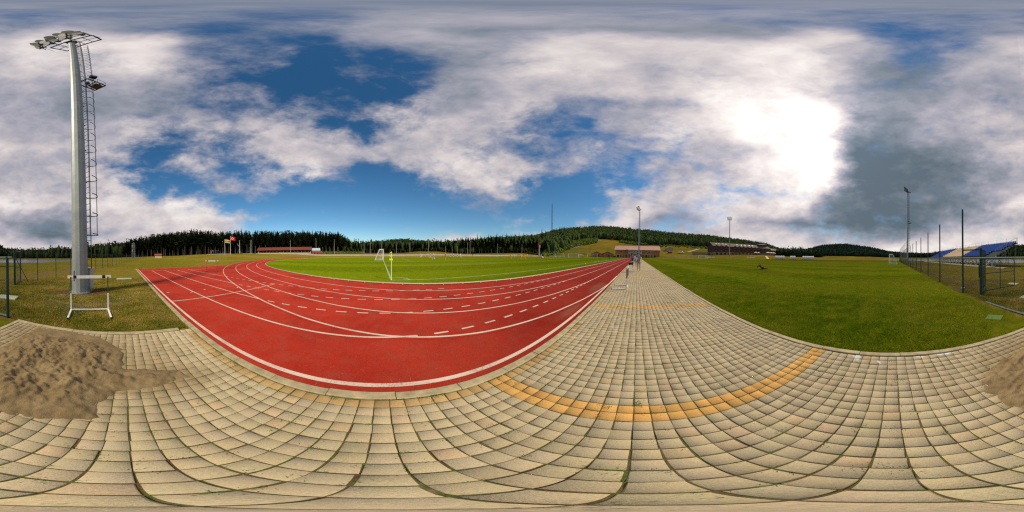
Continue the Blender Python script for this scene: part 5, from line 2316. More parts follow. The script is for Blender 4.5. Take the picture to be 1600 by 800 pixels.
def clubhouse():
    d = 142.0
    x, y = az_xy(0.4, d)
    W_ = 38.5
    r = house('clubhouse', x - 0.3, y + 6, 0.0, 0.0, W_, 13, 7.0, 3.4, brown, pink, 'long two storey brown clubhouse with a pink tiled roof at the end of the paving', 'building',
              wins=[(-14.6, 5.3, 2.2, 1.3), (10.0, 5.0, 2.2, 1.3), (13.2, 5.0, 1.2, 1.3), (4.2, 5.0, 2.0, 1.3)], doors=[(-17, 1.4, 2.4), (8, 1.8, 2.4), (15, 1.4, 2.4)], over=0.9)
    # lower front wing with grey bay
    wg = MB()
    wg.box((-2.2, -8.2, 3.3), (12.0, 3.4, 6.6))
    wg.build('front_wing', greyw, r)
    rf = MB()
    rf.add([(-8.6, -10.3, 6.5), (4.2, -10.3, 6.5), (4.2, -5.8, 8.3), (-8.6, -5.8, 8.3), (-8.6, -10.3, 6.75), (4.2, -10.3, 6.75), (4.2, -5.8, 8.55), (-8.6, -5.8, 8.55)],
           [(0, 1, 2, 3), (4, 7, 6, 5), (0, 4, 5, 1), (1, 5, 6, 2), (3, 7, 4, 0)])
    rf.build('roof', pink, r)
    for (wx, wz) in ((-7.2, 5.1), (-4.8, 5.1), (-4.8, 3.7), (-2.6, 5.1), (0.0, 5.1), (0.0, 3.7), (2.4, 5.1)):
        w_ = MB()
        w_.box((wx, -9.93, wz), (0.8, 0.08, 0.9), m=0)
        w_.box((wx, -9.98, wz - 0.5), (1.0, 0.1, 0.1), m=1)
        w_.box((wx, -9.98, wz + 0.5), (1.0, 0.1, 0.1), m=1)
        w_.build('window', [M['glass'], M['white_worn']], r)
    bal = MB()
    bal.box((-2.5, -11.4, 3.05), (31, 2.6, 0.14))
    for i in range(14):
        bal.box((-17.6 + i * 2.35, -12.5, 1.5), (0.2, 0.2, 3.0))
    bal.build('canopy', M['white_worn'], r)


clubhouse()
M['white_mark'] = M['white']
x, y = az_xy(-14.0, 150)
house('gabled_house', x, y, tz(x, y), R(10), 9.4, 9, 2.6, 2.2, brown, redroof, 'left small brown house with a red gable roof and dark doorway', 'building', wins=[(-3.0, 1.6, 1.2, 1.0)], doors=[(0.6, 3.4, 2.6)], gable_front=True)
x, y = az_xy(-10.2, 150)
house('gabled_house', x, y, tz(x, y), R(8), 10.6, 9, 2.5, 2.0, brown, redroof, 'right small brown house with a shallow red gable roof beside the clubhouse', 'building', wins=[(-2.4, 1.6, 1.2, 1.0), (3.3, 1.6, 1.2, 1.0)], doors=[(0.6, 1.6, 2.2)], gable_front=True)


def hotel():
    dk = mat('dark_brown_cladding', (0.075, 0.030, 0.022), 0.8, var=0.25, scale=0.8)
    rf_ = mat('brown_shingles', (0.085, 0.050, 0.036), 0.85, var=0.15, scale=0.8)
    stone = mat('stone_base', (0.28, 0.18, 0.09), 0.9, var=0.3, scale=1.0)
    trim = mat('grey_trim', (0.22, 0.20, 0.19), 0.7)
    a = Vector(az_xy(27.0, 170))
    b = Vector(az_xy(43.4, 206))
    z0 = 4.1
    L_ = (b - a).length
    yaw = math.atan2(b.y - a.y, b.x - a.x)
    root = empty('hotel', (a.x, a.y, z0), yaw, label='large dark brown hotel with brown roofs and terrace on the rise', cat='building')
    D_ = 16
    H1, H2, Hr = 2.9, 9.2, 4.0
    mb = MB()
    mb.box((L_ / 2, D_ / 2, H1 / 2 - 1.2), (L_ + 0.3, D_ + 0.3, H1 + 2.4))
    mb.build('base', stone, root)
    mb = MB()
    mb.box((L_ / 2, D_ / 2, (H1 + H2) / 2), (L_, D_, H2 - H1))
    for x in (0, L_):
        mb.add([(x, 0, H2), (x, D_, H2), (x, D_ / 2, H2 + Hr)], [(0, 1, 2)])
    mb.build('wall', dk, root)
    rf = MB()
    o_ = 0.9
    k = Hr / (D_ / 2)
    for s_ in (0, 1):
        ya = -o_ if s_ == 0 else D_ + o_
        za = H2 - o_ * k
        rf.add([(-o_, ya, za), (-o_, D_ / 2, H2 + Hr), (L_, D_ / 2, H2 + Hr), (L_, ya, za), (-o_, ya, za + .25), (-o_, D_ / 2, H2 + Hr + .25), (L_, D_ / 2, H2 + Hr + .25), (L_, ya, za + .25)],
               [(0, 1, 2, 3), (4, 7, 6, 5), (0, 4, 5, 1), (2, 6, 7, 3), (0, 3, 7, 4)])
    roof = rf.build('roof', rf_, root)
    for i, t in enumerate((0.08, 0.13, 0.21, 0.27, 0.50, 0.60, 0.68, 0.78, 0.86)):
        sk = MB()
        sk.box((L_ * t, D_ * 0.30, H2 + Hr * 0.6 + 0.36), (1.3, 1.1, 0.14), rot=Matrix.Rotation(math.atan(k), 3, 'X'))
        sk.build('skylight', M['white'], roof)
    wgl = mat('hotel_window_glass', (0.10, 0.11, 0.12), 0.4, spec=0.3)
    n = 11
    for i in range(n):
        x = 3.2 + i * (L_ - 6.4) / (n - 1)
        if 0.27 < x / L_ < 0.36:
            continue
        # dormer-like gablet over each bay
        g_ = MB()
        g_.box((x, -0.5, H2 - 0.4), (3.0, 1.0, 0.9), m=0)
        g_.add([(x - 1.7, -1.05, H2 + 0.0), (x + 1.7, -1.05, H2 + 0.0), (x, -1.05, H2 + 1.1), (x - 1.7, 1.6, H2 + 0.0), (x + 1.7, 1.6, H2 + 0.0), (x, 1.6, H2 + 1.1)],
               [(0, 1, 2), (0, 2, 5, 3), (1, 4, 5, 2)], m=1)
        g_.build('gablet', [dk, rf_], root)
        for zz in (7.2, 4.3):
            w_ = MB()
            w_.box((x, -0.04, zz), (1.9, 0.1, 1.7), m=0)
            w_.box((x - 0.55, -0.12, zz), (0.16, 0.1, 1.7), m=1)
            w_.box((x + 0.55, -0.12, zz), (0.16, 0.1, 1.7), m=1)
            w_.box((x, -0.55, zz - 1.1), (2.6, 1.0, 0.16), m=2)
            w_.box((x, -1.02, zz - 0.6), (2.6, 0.06, 0.9), m=2)
            w_.build('window', [wgl, trim, dk], root)
    for i in range(12):
        x = 4 + i * (L_ - 6) / 12
        w_ = MB()
        w_.box((x, -0.19, 1.1), (2.4, 0.12, 1.7), m=0)
        w_.box((x, -0.25, 2.05), (2.8, 0.14, 0.2), m=1)
        w_.build('window', [M['black'], stone], root)
    # round corner block
    cx, cy, r = L_ + 8.0, 6.0, 12.0
    tw = MB()
    tw.tube((cx, cy, -2), (cx, cy, H1), r + .2, n=20)
    tw.build('base', stone, root)
    tw = MB()
    tw.tube((cx, cy, H1), (cx, cy, H2 - .3), r, n=20)
    tw.build('corner_block', dk, root)
    tr = MB()
    tr.tube((cx, cy, H2 - .5), (cx, cy, H2 + 3.4), r + 1.3, 6.2, n=20)
    tr.tube((cx, cy, H2 + 3.4), (cx, cy, H2 + 4.6), 6.2, 6.2, n=20)
    tr.tube((cx, cy, H2 + 4.6), (cx, cy, H2 + 5.9), 7.6, 2.8, n=20)
    rr = tr.build('roof', rf_, root)
    for a_ in (-2.4, -1.9, -1.5, -1.1):
        sk = MB()
        sk.box((cx + 8.6 * math.cos(a_), cy + 8.6 * math.sin(a_), H2 + 1.6), (0.9, 0.9, 0.3), a_)
        sk.build('skylight', M['white'], rr)
    for i in range(8):
        a_ = -2.9 + i * 0.36
        for zz in (7.2, 4.4):
            w_ = MB()
            w_.box((cx + (r + .05) * math.cos(a_), cy + (r + .05) * math.sin(a_), zz), (0.14, 1.5, 1.5), a_)
            w_.build('window', M['glass'], root)
    # right wing
    wg = MB()
    wx = L_ + 19
    wg.box((wx + 9, 11, 3.0), (24, 12, 9.0))
    wg.build('right_wing', dk, root)
    wr = MB()
    for s_ in (0, 1):
        ya = 4.2 if s_ == 0 else 17.8
        wr.add([(wx - 4, ya, 7.1), (wx - 4, 11, 10.2), (wx + 22, 11, 10.2), (wx + 22, ya, 7.1), (wx - 4, ya, 7.4), (wx - 4, 11, 10.5), (wx + 22, 11, 10.5), (wx + 22, ya, 7.4)],
               [(0, 1, 2, 3), (4, 7, 6, 5), (0, 4, 5, 1), (2, 6, 7, 3), (0, 3, 7, 4)])
    rr = wr.build('roof', rf_, root)
    for i in range(7):
        sk = MB()
        sk.box((wx - 1 + i * 2.3, 7.6, 9.05), (0.8, 0.7, 0.12), rot=Matrix.Rotation(R(24), 3, 'X'))
        sk.build('skylight', M['white'], rr)
    for i in range(6):
        for zz in (5.2, 2.2):
            w_ = MB()
            w_.box((wx - 1 + i * 2.9, 4.95, zz), (1.4, 0.12, 1.2))
            w_.build('window', M['lens'], root)
    # long stone terrace wall in front to the left
    tl_ = MB()
    tl_.box((-11, 3, 0.6), (22, 0.6, 3.2))
    tl_.box((-4.0, 2.6, 0.8), (1.6, 0.2, 1.9), m=1)
    tl_.build('terrace_wall', [stone, M['black']], root)
    # terrace columns and umbrellas
    for i in range(12):
        pc = MB()
        pc.box((L_ - 6 + i * 2.4, -4.5 + 0.25 * i, 0.9), (0.5, 0.5, 3.6))
        pc.build('terrace_column', stone, root)
    ca, sa = math.cos(yaw), math.sin(yaw)
    um = None
    crm = mat('cream_canvas', (0.70, 0.58, 0.42), 0.8)
    for i, (lx, ly, s_, wd) in enumerate(((L_ * 0.775, -8.5, 1.0, 'leftmost, slightly whiter'), (L_ * 0.86, -6.5, 0.9, 'second from left, low'), (L_ + 2.2, -12, 1.15, 'third from left'), (L_ + 7.2, -12.2, 1.15, 'second from right'), (L_ + 12.2, -12, 1.15, 'rightmost'))):
        X = a.x + lx * ca - ly * sa
        Y = a.y + lx * sa + ly * ca
        Z = tz(X, Y)
        if um is None:
            um = empty('parasol', (X, Y, Z), 0)
            p_ = MB()
            p_.tube((0, 0, 0), (0, 0, 3.4), 0.06, n=6)
            p_.build('pole', M['galvdark'], um)
            q = MB()
            q.tube((0, 0, 2.7), (0, 0, 3.6), 2.5, 0.1, n=8, cap=False)
            q.tube((0, 0, 2.45), (0, 0, 2.7), 2.5, 2.5, n=8, cap=False)
            q.build('canopy', crm, um)
            c = um
        else:
            c = copy_tree(um, None, (X, Y, Z), 0)
        c.location.z = max(Z, z0 - 0.8)
        c.scale = (s_, s_, s_)
        tag(c, 'cream parasol on the hotel terrace, ' + wd + ' of the five', 'parasol', 'parasols on the hotel terrace')


hotel()


def shelter():
    a = Vector(az_xy((403 - 995) * .225, 122))
    b = Vector(az_xy((486 - 995) * .225, 114))
    L_ = (b - a).length
    yaw = math.atan2(b.y - a.y, b.x - a.x)
    z = min(tz(a.x, a.y), tz(b.x, b.y)) + 0.4
    root = empty('shelter', (a.x, a.y, z), yaw + 0, label='long low open shelter with a dark red roof below the pines', cat='building')
    inv = 1 if True else -1
    # pitch side is local -y or +y: decide
    nrm = Vector((-math.sin(yaw), math.cos(yaw)))
    s_ = 1 if nrm.dot(-a) > 0 else -1
    wl = MB()
    wl.box((L_ / 2, -s_ * 5.5, 1.1), (L_, 0.3, 3.0))
    for x in (0.2, L_ - 0.2):
        wl.box((x, -s_ * 2.9, 1.2), (0.4, 5.5, 3.4))
    wl.build('wall', M['cream'], root)
    for i in range(15):
        cl = MB()
        cl.box((1.5 + i * (L_ - 3) / 14, -s_ * 0.3, 1.1), (0.32, 0.32, 2.9))
        cl.build('column', brown, root)
    bn = MB()
    bn.box((L_ / 2, s_ * 0.4, 0.05), (L_ - 1, 0.5, 0.5))
    bn.box((L_ / 2, -s_ * 1.8, 0.3), (L_ - 1, 1.6, 0.8))
    bn.build('bench', M['cream'], root)
    rf = MB()
    y0, y1 = s_ * 0.9, -s_ * 6.0
    rf.add([(-0.6, y0, 2.5), (L_ + .6, y0, 2.5), (L_ + .6, -s_ * 2.6, 4.6), (-.6, -s_ * 2.6, 4.6), (L_ + .6, y1, 2.6), (-.6, y1, 2.6),
            (-0.6, y0, 2.3), (L_ + .6, y0, 2.3), (L_ + .6, -s_ * 2.6, 4.35), (-.6, -s_ * 2.6, 4.35), (L_ + .6, y1, 2.4), (-.6, y1, 2.4)],
           [(0, 1, 2, 3), (3, 2, 4, 5), (6, 9, 8, 7), (9, 11, 10, 8), (0, 6, 7, 1), (5, 4, 10, 11)])
    rf.build('roof', redroof, root)
    # water tank on a red cradle at the right end
    x, y = az_xy((494 - 995) * .225, 113)
    z = tz(x, y)
    t = empty('water_tank', (x, y, z + .3), yaw, label='horizontal pale blue water tank on a red cradle beside the shelter', cat='tank')
    mb = MB()
    n = 18
    pr = [(-3.0, 0.3), (-2.9, 1.1), (-2.6, 1.45), (2.6, 1.45), (2.9, 1.1), (3.0, 0.3)]
    vs, fs = [], []
    for (xx, r) in pr:
        for q in range(n):
            a_ = 2 * math.pi * q / n
            vs.append((xx, r * math.cos(a_), 2.3 + r * math.sin(a_)))
    for k in range(len(pr) - 1):
        for q in range(n):
            j = (q + 1) % n
            fs.append((k * n + q, k * n + j, (k + 1) * n + j, (k + 1) * n + q))
    fs += [tuple(range(n)), tuple(range((len(pr) - 1) * n, len(pr) * n))]
    mb.add(vs, fs)
    mb.build('vessel', mat('pale_blue_tank', (0.42, 0.52, 0.56), 0.5, var=0.15, scale=1.5), t, smooth=False)
    cr = MB()
    cr.box((0, 0, 0.75), (5.6, 2.0, 0.5))
    for xx in (-2, 0, 2):
        cr.box((xx, 0, 0.2), (0.6, 2.2, 1.2))
    cr.box((3.4, 0, 1.0), (1.2, 1.8, 1.6))
    cr.build('cradle', mat('faded_red', (0.32, 0.05, 0.035), 0.7), t)


shelter()


def small_things():
    # guard hut, red-roofed pump house, blue kiosk
    x, y, z = site_az((331.5 - 995) * .225, 118)
    house('guard_hut', x, y, z, math.atan2(-x, y) + math.pi * 0, 2.9, 2.4, 2.5, 0.3, M['cream'], M['concrete'], 'small cream hut with a flat roof at the wood edge left of the flagpoles', 'hut', doors=[(0.5, 0.8, 1.9)], over=0.25)
    x, y, z = site_az((247.5 - 995) * .225, 80)
    house('pump_house', x, y, tz(x, y), math.atan2(-x, y), 3.2, 2.6, 1.35, 0.55, M['cream'], mat('dull_red_roof', (0.24, 0.06, 0.04), 0.8), 'tiny cream pump house with a red roof before the pines', 'hut', over=0.2)
    x, y, z = site_az((339.5 - 995) * .225, 124)
    house('kiosk', x, y, z + 0.7, math.atan2(-x, y), 2.6, 2.0, 1.5, 0.2, mat('blue_kiosk_paint', (0.10, 0.30, 0.50), 0.6), M['white'], 'small pale blue kiosk right of the cream hut', 'kiosk', over=0.15)
    # grey shed and red shed beyond the second pitch
    x, y, z = site_az((1045 - 995) * .225, 205)
    house('grey_shed', x, y, z, math.atan2(-x, y) + 0.25, 9, 7, 2.6, 1.8, greyw, mat('grey_sheet_roof', (0.20, 0.20, 0.19), 0.7), 'grey shed with a pale sheet roof on the slope right of the clubhouse', 'shed', gable_front=True)
    x, y, z = site_az((1047 - 995) * .225, 188)
    house('red_shed', x, y, z, 0.1, 4.0, 3, 1.3, 0.5, mat('red_shed_paint', (0.20, 0.035, 0.025), 0.8), redroof, 'low red shed in front of the grey shed', 'shed')
    # sign pillar with red banner
    x, y, z = site_az((842.5 - 995) * .225, 146)
    r = empty('banner_pillar', (x, y, z), math.atan2(-x, y), label='slim grey pillar with a red and white banner beyond the yellow players', cat='pillar')
    mb = MB()
    mb.tube((0, 0, -.2), (0, 0, 8.5), 0.75, 0.5, n=10)
    mb.build('pillar', mat('pillar_grey', (0.30, 0.32, 0.30), 0.8), r)
    mb = MB()
    mb.box((-0.4, -0.75, 10.0), (1.8, 0.15, 3.6), m=0)
    mb.box((0.6, -0.75, 9.0), (0.9, 0.17, 2.2), m=1)
    mb.build('banner', [M['red'], M['white']], r)
    # red hut on top of the meadow
    x, y, z = site_az((956.5 - 995) * .225, 292)
    house('red_hut', x, y, z - .3, 0.3, 4.6, 4, 2.0, 1.6, M['red'], redroof, 'tiny red hut on top of the grassy hill', 'hut', gable_front=True)

    # white letters laid on the grass bank
    def letters(px0, px1, d, lab, n):
        x0, y0 = az_xy((px0 - 995) * .225, d)
        x1, y1 = az_xy((px1 - 995) * .225, d + 2)
        yaw = math.atan2(y1 - y0, x1 - x0)
        L_ = math.hypot(x1 - x0, y1 - y0)
        root = empty('lawn_lettering', (x0, y0, tz(x0, y0)), yaw, label=lab, cat='lettering')
        r = random.Random(n)
        for i in range(n):
            mb = MB()
            x = (i + 0.5) * L_ / n
            zz = tz(x0 + math.cos(yaw) * x, y0 + math.sin(yaw) * x) - tz(x0, y0)
            h = 1.3 * r.uniform(0.8, 1.1)
            k = i % 4
            mb.bar((x - .25 * L_ / n, 0, zz + .1), (x - .25 * L_ / n, 0.4, zz + h), .25, .12)
            if k != 1:
                mb.bar((x + .25 * L_ / n, 0, zz + .1), (x + .25 * L_ / n, 0.4, zz + h), .25, .12)
            if k != 3:
                mb.bar((x - .25 * L_ / n, .2, zz + h * .55), (x + .25 * L_ / n, .2, zz + h * .5), .12, .22)
            else:
                mb.bar((x - .25 * L_ / n, .4, zz + h), (x + .25 * L_ / n, .4, zz + h), .12, .22)
            mb.build('letter', M['white'], root)
    letters(1102, 1117, 140, 'row of small white letters on the grass below the hotel left end', 9)
    letters(1167, 1181, 138, 'larger white lettering on the grass bank below the hotel terrace', 6)
    # plank path on the bank
    xa, ya = az_xy((1197 - 995) * .225, 168)
    xb, yb = az_xy((1200.5 - 995) * .225, 128)
    mb = MB()
    n = 10
    for i in range(n):
        t0, t1 = i / n, (i + 1) / n
        p0 = (xa + (xb - xa) * t0, ya + (yb - ya) * t0)
        p1 = (xa + (xb - xa) * t1, ya + (yb - ya) * t1)
        w = 0.7
        mb.add([(p0[0] - w, p0[1] + w, tz(*p0) + .06), (p0[0] + w, p0[1] - w, tz(*p0) + .06), (p1[0] + w, p1[1] - w, tz(*p1) + .06), (p1[0] - w, p1[1] + w, tz(*p1) + .06)], [(0, 1, 2, 3)])
    tag(mb.build('path', mat('sandy_path', (0.52, 0.36, 0.20), 0.9)), kind='structure')
    # paths at the left and up the hill
    m_ = mat('gravel_path', (0.34, 0.27, 0.17), 0.95)
    for pts, w, in (([(334, 118), (345, 112), (352, 108), (372, 107), (400, 110)], 1.6), ([(875, 190), (905, 215), (925, 245), (938, 270)], 1.6), ([(1075, 196), (1085, 215), (1092, 232)], 2.2)):
        mb = MB()
        pl = []
        for (px, d) in pts:
            pl.append(Vector(az_xy((px - 995) * .225, d)))
        for k in range(len(pl) - 1):
            n = 10
            for i in range(n):
                a_ = pl[k].lerp(pl[k + 1], i / n)
                b_ = pl[k].lerp(pl[k + 1], (i + 1) / n)
                dr = (b_ - a_).normalized()
                nn = Vector((-dr.y, dr.x)) * w
                q = []
                for v in (a_ - nn, a_ + nn, b_ + nn, b_ - nn):
                    q.append((v.x, v.y, tz(v.x, v.y) + .25))
                mb.add(q, [(0, 1, 2, 3)])
        tag(mb.build('path', m_), kind='structure')
    # sand long-jump area with side net beyond the second pitch
    mb = MB()
    mb.quad((27, 127, .03), (45, 127, .03), (45, 130, .03), (27, 130, .03))
    tag(mb.build('sand_pit', mat('pit_sand', (0.5, 0.40, 0.30), 0.95)), kind='structure')
    r = empty('low_fence', (0, 0, 0), label='thin grey fence round the sand pit beyond the second pitch', cat='fence')
    mb = MB()
    for i in range(22):
        for yy in (125.5, 134):
            mb = MB()
            mb.tube((24 + i * 1.4, yy, 0), (24 + i * 1.4, yy, 2.4), .05, n=5)
            mb.build('post', M['galv'], r)
    mb = MB()
    for yy in (125.5, 134):
        for zz in (.2, .9, 1.6, 2.35):
            mb.tube((24, yy, zz), (53.4, yy, zz), .02, n=4)
    mb.build('rail', M['galv'], r)


small_things()


def shelters_white():
    """three white barrel shaped team shelters"""
    wm = mat('white_canvas', (0.78, 0.76, 0.72), 0.6, var=0.05)
    for (px0, px1, pyb, lab) in ((1211, 1226, 406, 'left of three white ribbed barrel shelters'), (1234.5, 1243, 405.8, 'smallest, middle one of three white barrel shelters'), (1254, 1272, 406.5, 'right and longest of three white barrel shelters')):
        pc = (px0 + px1) / 2
        az = (pc - 995) * .225
        d = 118
        x, y = az_xy(az, d)
        L_ = d * R((px1 - px0) * .225) * 1.0
        yaw = -R(az)
        root = empty('team_shelter', (x, y, tz(x, y) + .1), yaw, label=lab, cat='shelter', group='white barrel shelters beyond the second pitch')
        mb = MB()
        n = max(2, int(L_ / 1.3))
        seg = L_ / n
        for k in range(n):
            x0 = -L_ / 2 + k * seg
            vs, fs = [], []
            m = 12
            for (xx, r) in ((x0 + .05, 1.12), (x0 + seg * .5, 1.28), (x0 + seg - .05, 1.12)):
                for q in range(m):
                    a = math.pi * (-.25 + 1.5 * q / (m - 1))
                    vs.append((xx, r * math.cos(a), 1.35 + r * math.sin(a)))
            for c in range(2):
                for q in range(m - 1):
                    fs.append((c * m + q, c * m + q + 1, (c + 1) * m + q + 1, (c + 1) * m + q))
            mb.add(vs, fs)
        mb.tube((-L_ / 2, 0, 1.35), (-L_ / 2 + .04, 0, 1.35), 1.1, n=14)
        mb.tube((L_ / 2 - .04, 0, 1.35), (L_ / 2, 0, 1.35), 1.1, n=14)
        mb.build('cover', wm, root)
        b = MB()
        for k in range(n + 1):
            b.box((-L_ / 2 + k * seg, 0, .2), (.25, 1.5, .45))
        b.box((0, 0, .42), (L_, 1.3, .1))
        b.build('skid', M['black'], root)


shelters_white()


def car(x, y, z, yaw, lab, L_=4.6, W_=1.8, H_=1.5, van=False):
    root = empty('car' if not van else 'minibus', (x, y, z), yaw, label=lab, cat='car' if not van else 'van')
    prof = [(-.5, .22), (-.5, .55), (-.47, .62), (-.36, .64), (-.24, .97), (.12, 1.0), (.27, .68), (.45, .60), (.5, .5), (.5, .22)]
    if van:
        prof = [(-.5, .18), (-.5, .92), (-.47, 1.0), (.2, 1.0), (.33, .66), (.46, .56), (.5, .45), (.5, .18)]
    vs = []
    for s_ in (-1, 1):
        for (a, b) in prof:
            k = 0.86 if b > .7 else 1.0
            vs.append((a * L_, s_ * W_ / 2 * k, b * H_))
    n = len(prof)
    fs = [(i, (i + 1) % n, n + (i + 1) % n, n + i) for i in range(n)] + [tuple(range(n)), tuple(range(n, 2 * n))]
    mb = MB()
    mb.add(vs, fs)
    mb.build('body', M['white'], root)
    for s_ in (-1, 1):
        w = MB()
        z0, z1 = (.66, .9)
        w.add([(-.3 * L_, s_ * (W_ * .47 + .02), z0 * H_), (.18 * L_, s_ * (W_ * .47 + .02), z0 * H_), (.1 * L_, s_ * (W_ * .43 + .03), z1 * H_), (-.26 * L_, s_ * (W_ * .43 + .03), z1 * H_)], [(0, 1, 2, 3)])
        w.build('side_window', M['glass'], root)
        for t in (-.32, .32):
            w = MB()
            w.tube((t * L_, s_ * (W_ / 2 - .18), .32), (t * L_, s_ * (W_ / 2 + .02), .32), .32, n=14)
            w.build('wheel', M['black'], root)
    w = MB()
    a, b = ((.29, .72), (.21, .96)) if van else ((.26, .70), (.14, .96))
    w.add([(a[0] * L_ + .03, -W_ * .4, a[1] * H_), (a[0] * L_ + .03, W_ * .4, a[1] * H_), (b[0] * L_ + .03, W_ * .38, b[1] * H_), (b[0] * L_ + .03, -W_ * .38, b[1] * H_)], [(0, 1, 2, 3)])
    w.build('windscreen', M['glass'], root)


x, y, z = site_az((1064.5 - 995) * .225, 186)
car(x, y, z + .15, -0.45, 'white minibus parked on the slope between clubhouse and hotel', 5.8, 2.1, 2.4, True)
x, y, z = site_az((934.5 - 995) * .225, 262)
car(x, y, z + .3, 0.4, 'white car parked on the hill track below the wood')
x, y, z = site_az((907.5 - 995) * .225, 158)
car(x, y, z + .15, 0.2, 'white car parked behind the goals left of the gabled houses')


# ------------------------------------------------------------------ trees
def leaf_mat(name, a, b_, c_):
    m, t, b = new_mat(name)
    p = gpos(t)
    n1 = tnoise(t, p, 0.35, 3, 0.6)
    n2 = tnoise(t, p, 2.2, 3, 0.7)
    f = wmath('ADD', wmath('MULTIPLY', n1, 0.55, t=t), wmath('MULTIPLY', n2, 0.45, t=t), t=t)
    oi = t.nodes.new('ShaderNodeObjectInfo')
    f = wmath('ADD', f, wmath('MULTIPLY_ADD', oi.outputs['Random'], 0.16, -0.08, t=t), t=t)
    t.links.new(tramp(t, f, [(0.38, a), (0.5, b_), (0.62, c_)]), b.inputs['Base Color'])
    b.inputs['Roughness'].default_value = 0.9
    b.inputs['Specular IOR Level'].default_value = 0.0
    return m


PINE = leaf_mat('pine_needles', (0.010, 0.016, 0.007), (0.019, 0.028, 0.011), (0.034, 0.044, 0.016))
SPRUCE = leaf_mat('spruce_needles', (0.016, 0.028, 0.011), (0.028, 0.046, 0.016), (0.046, 0.068, 0.022))
HILLF = leaf_mat('hill_foliage', (0.020, 0.036, 0.014), (0.036, 0.060, 0.020), (0.062, 0.088, 0.026))
SHRUB = leaf_mat('shrub_foliage', (0.05, 0.085, 0.014), (0.075, 0.115, 0.02), (0.12, 0.15, 0.03))
BARK = mat('pine_bark', (0.085, 0.065, 0.052), 0.9, var=0.3, scale=3)


def crown_arrays(H_, r0, zb, seed, whorls=15, bpw=7, droop=0.2, pts=3):
    """needle-clump faces around a conifer stem"""
    r = random.Random(seed)
    V, F = [], []
    for w in range(whorls):
        t = w / (whorls - 1)
        z = zb + (H_ - zb) * t
        # irregular pine outline: widest at a third, ragged
        prof = (math.sin(min(1, t * 2.6 + 0.25) * math.pi / 2)) * (1 - t) ** 0.75 + 0.05
        L_ = r0 * prof
        n = max(3, int(bpw * (0.5 + prof)))
        a0 = r.uniform(0, 6.28)
        for i in range(n):
            if r.random() < 0.12:
                continue
            a = a0 + 6.283 * i / n + r.uniform(-.35, .35)
            l = L_ * r.uniform(0.55, 1.25)
            dz = l * r.uniform(-droop, 0.35 - 0.3 * (1 - t))
            for q in range(pts):
                f0 = 0.15 + 0.85 * q / pts
                f1 = f0 + 0.85 / pts * 1.35
                wd = 0.30 * r0 * (1 - 0.5 * f0) * r.uniform(.6, 1.1) * (0.4 + prof)
                c, s_ = math.cos(a), math.sin(a)
                jz = r.uniform(-.25, .25)
                p0 = (c * l * f0, s_ * l * f0, z + dz * f0 + jz)
                p1 = (c * l * f1, s_ * l * f1, z + dz * f1 + jz + r.uniform(-.2, .3))
                k = len(V)
                tw = r.uniform(-.5, .5)
                V += [(p0[0] - s_ * wd, p0[1] + c * wd, p0[2] + wd * tw), (p0[0] + s_ * wd, p0[1] - c * wd, p0[2] - wd * tw),
                      (p1[0] + s_ * wd * .5, p1[1] - c * wd * .5, p1[2] - wd * tw), (p1[0] - s_ * wd * .5, p1[1] + c * wd * .5, p1[2] + wd * .6)]
                F.append((k, k + 1, k + 2, k + 3))
                # a hanging clump for body
                k = len(V)
                h = wd * r.uniform(.7, 1.4)
                V += [(p0[0], p0[1], p0[2] + h * .5), (p1[0], p1[1], p1[2] + h * .3), (p1[0], p1[1], p1[2] - h * .5), (p0[0], p0[1], p0[2] - h * .7)]
                F.append((k, k + 1, k + 2, k + 3))
    # leader
    k = len(V)
    V += [(-.12, 0, H_ - 1.2), (.12, 0, H_ - 1.2), (0, 0, H_ + .5), (0, .05, H_ - 1.3)]
    F.append((k, k + 1, k + 2, k + 3))
    return V, F


def make_conifer(name, H_, r0, zb, seed, lm, **kw):
    mb = MB()
    pr = Vector((0, 0, -0.5))
    rr = H_ * 0.014 + .05
    r = random.Random(seed)
    for i in range(5):
        q = Vector((r.uniform(-.1, .1), r.uniform(-.1, .1), H_ * (i + 1) / 5))
        if i == 4:
            q = Vector((0, 0, H_))
        mb.tube(pr, q, rr, rr * .72, n=6)
        pr = q
        rr *= .72
    for _ in range(7):       # dead stubs below the crown
        z = r.uniform(zb * .45, zb)
        a = r.uniform(0, 6.28)
        l = r.uniform(.5, 1.3)
        mb.tube((0, 0, z), (math.cos(a) * l, math.sin(a) * l, z - .1), .035, .01, n=3, cap=False)
    root = empty(name)
    mb.build('trunk', BARK, root)
    V, F = crown_arrays(H_, r0, zb, seed, **kw)
    np_mesh('crown', V, F, lm, root)
    return root


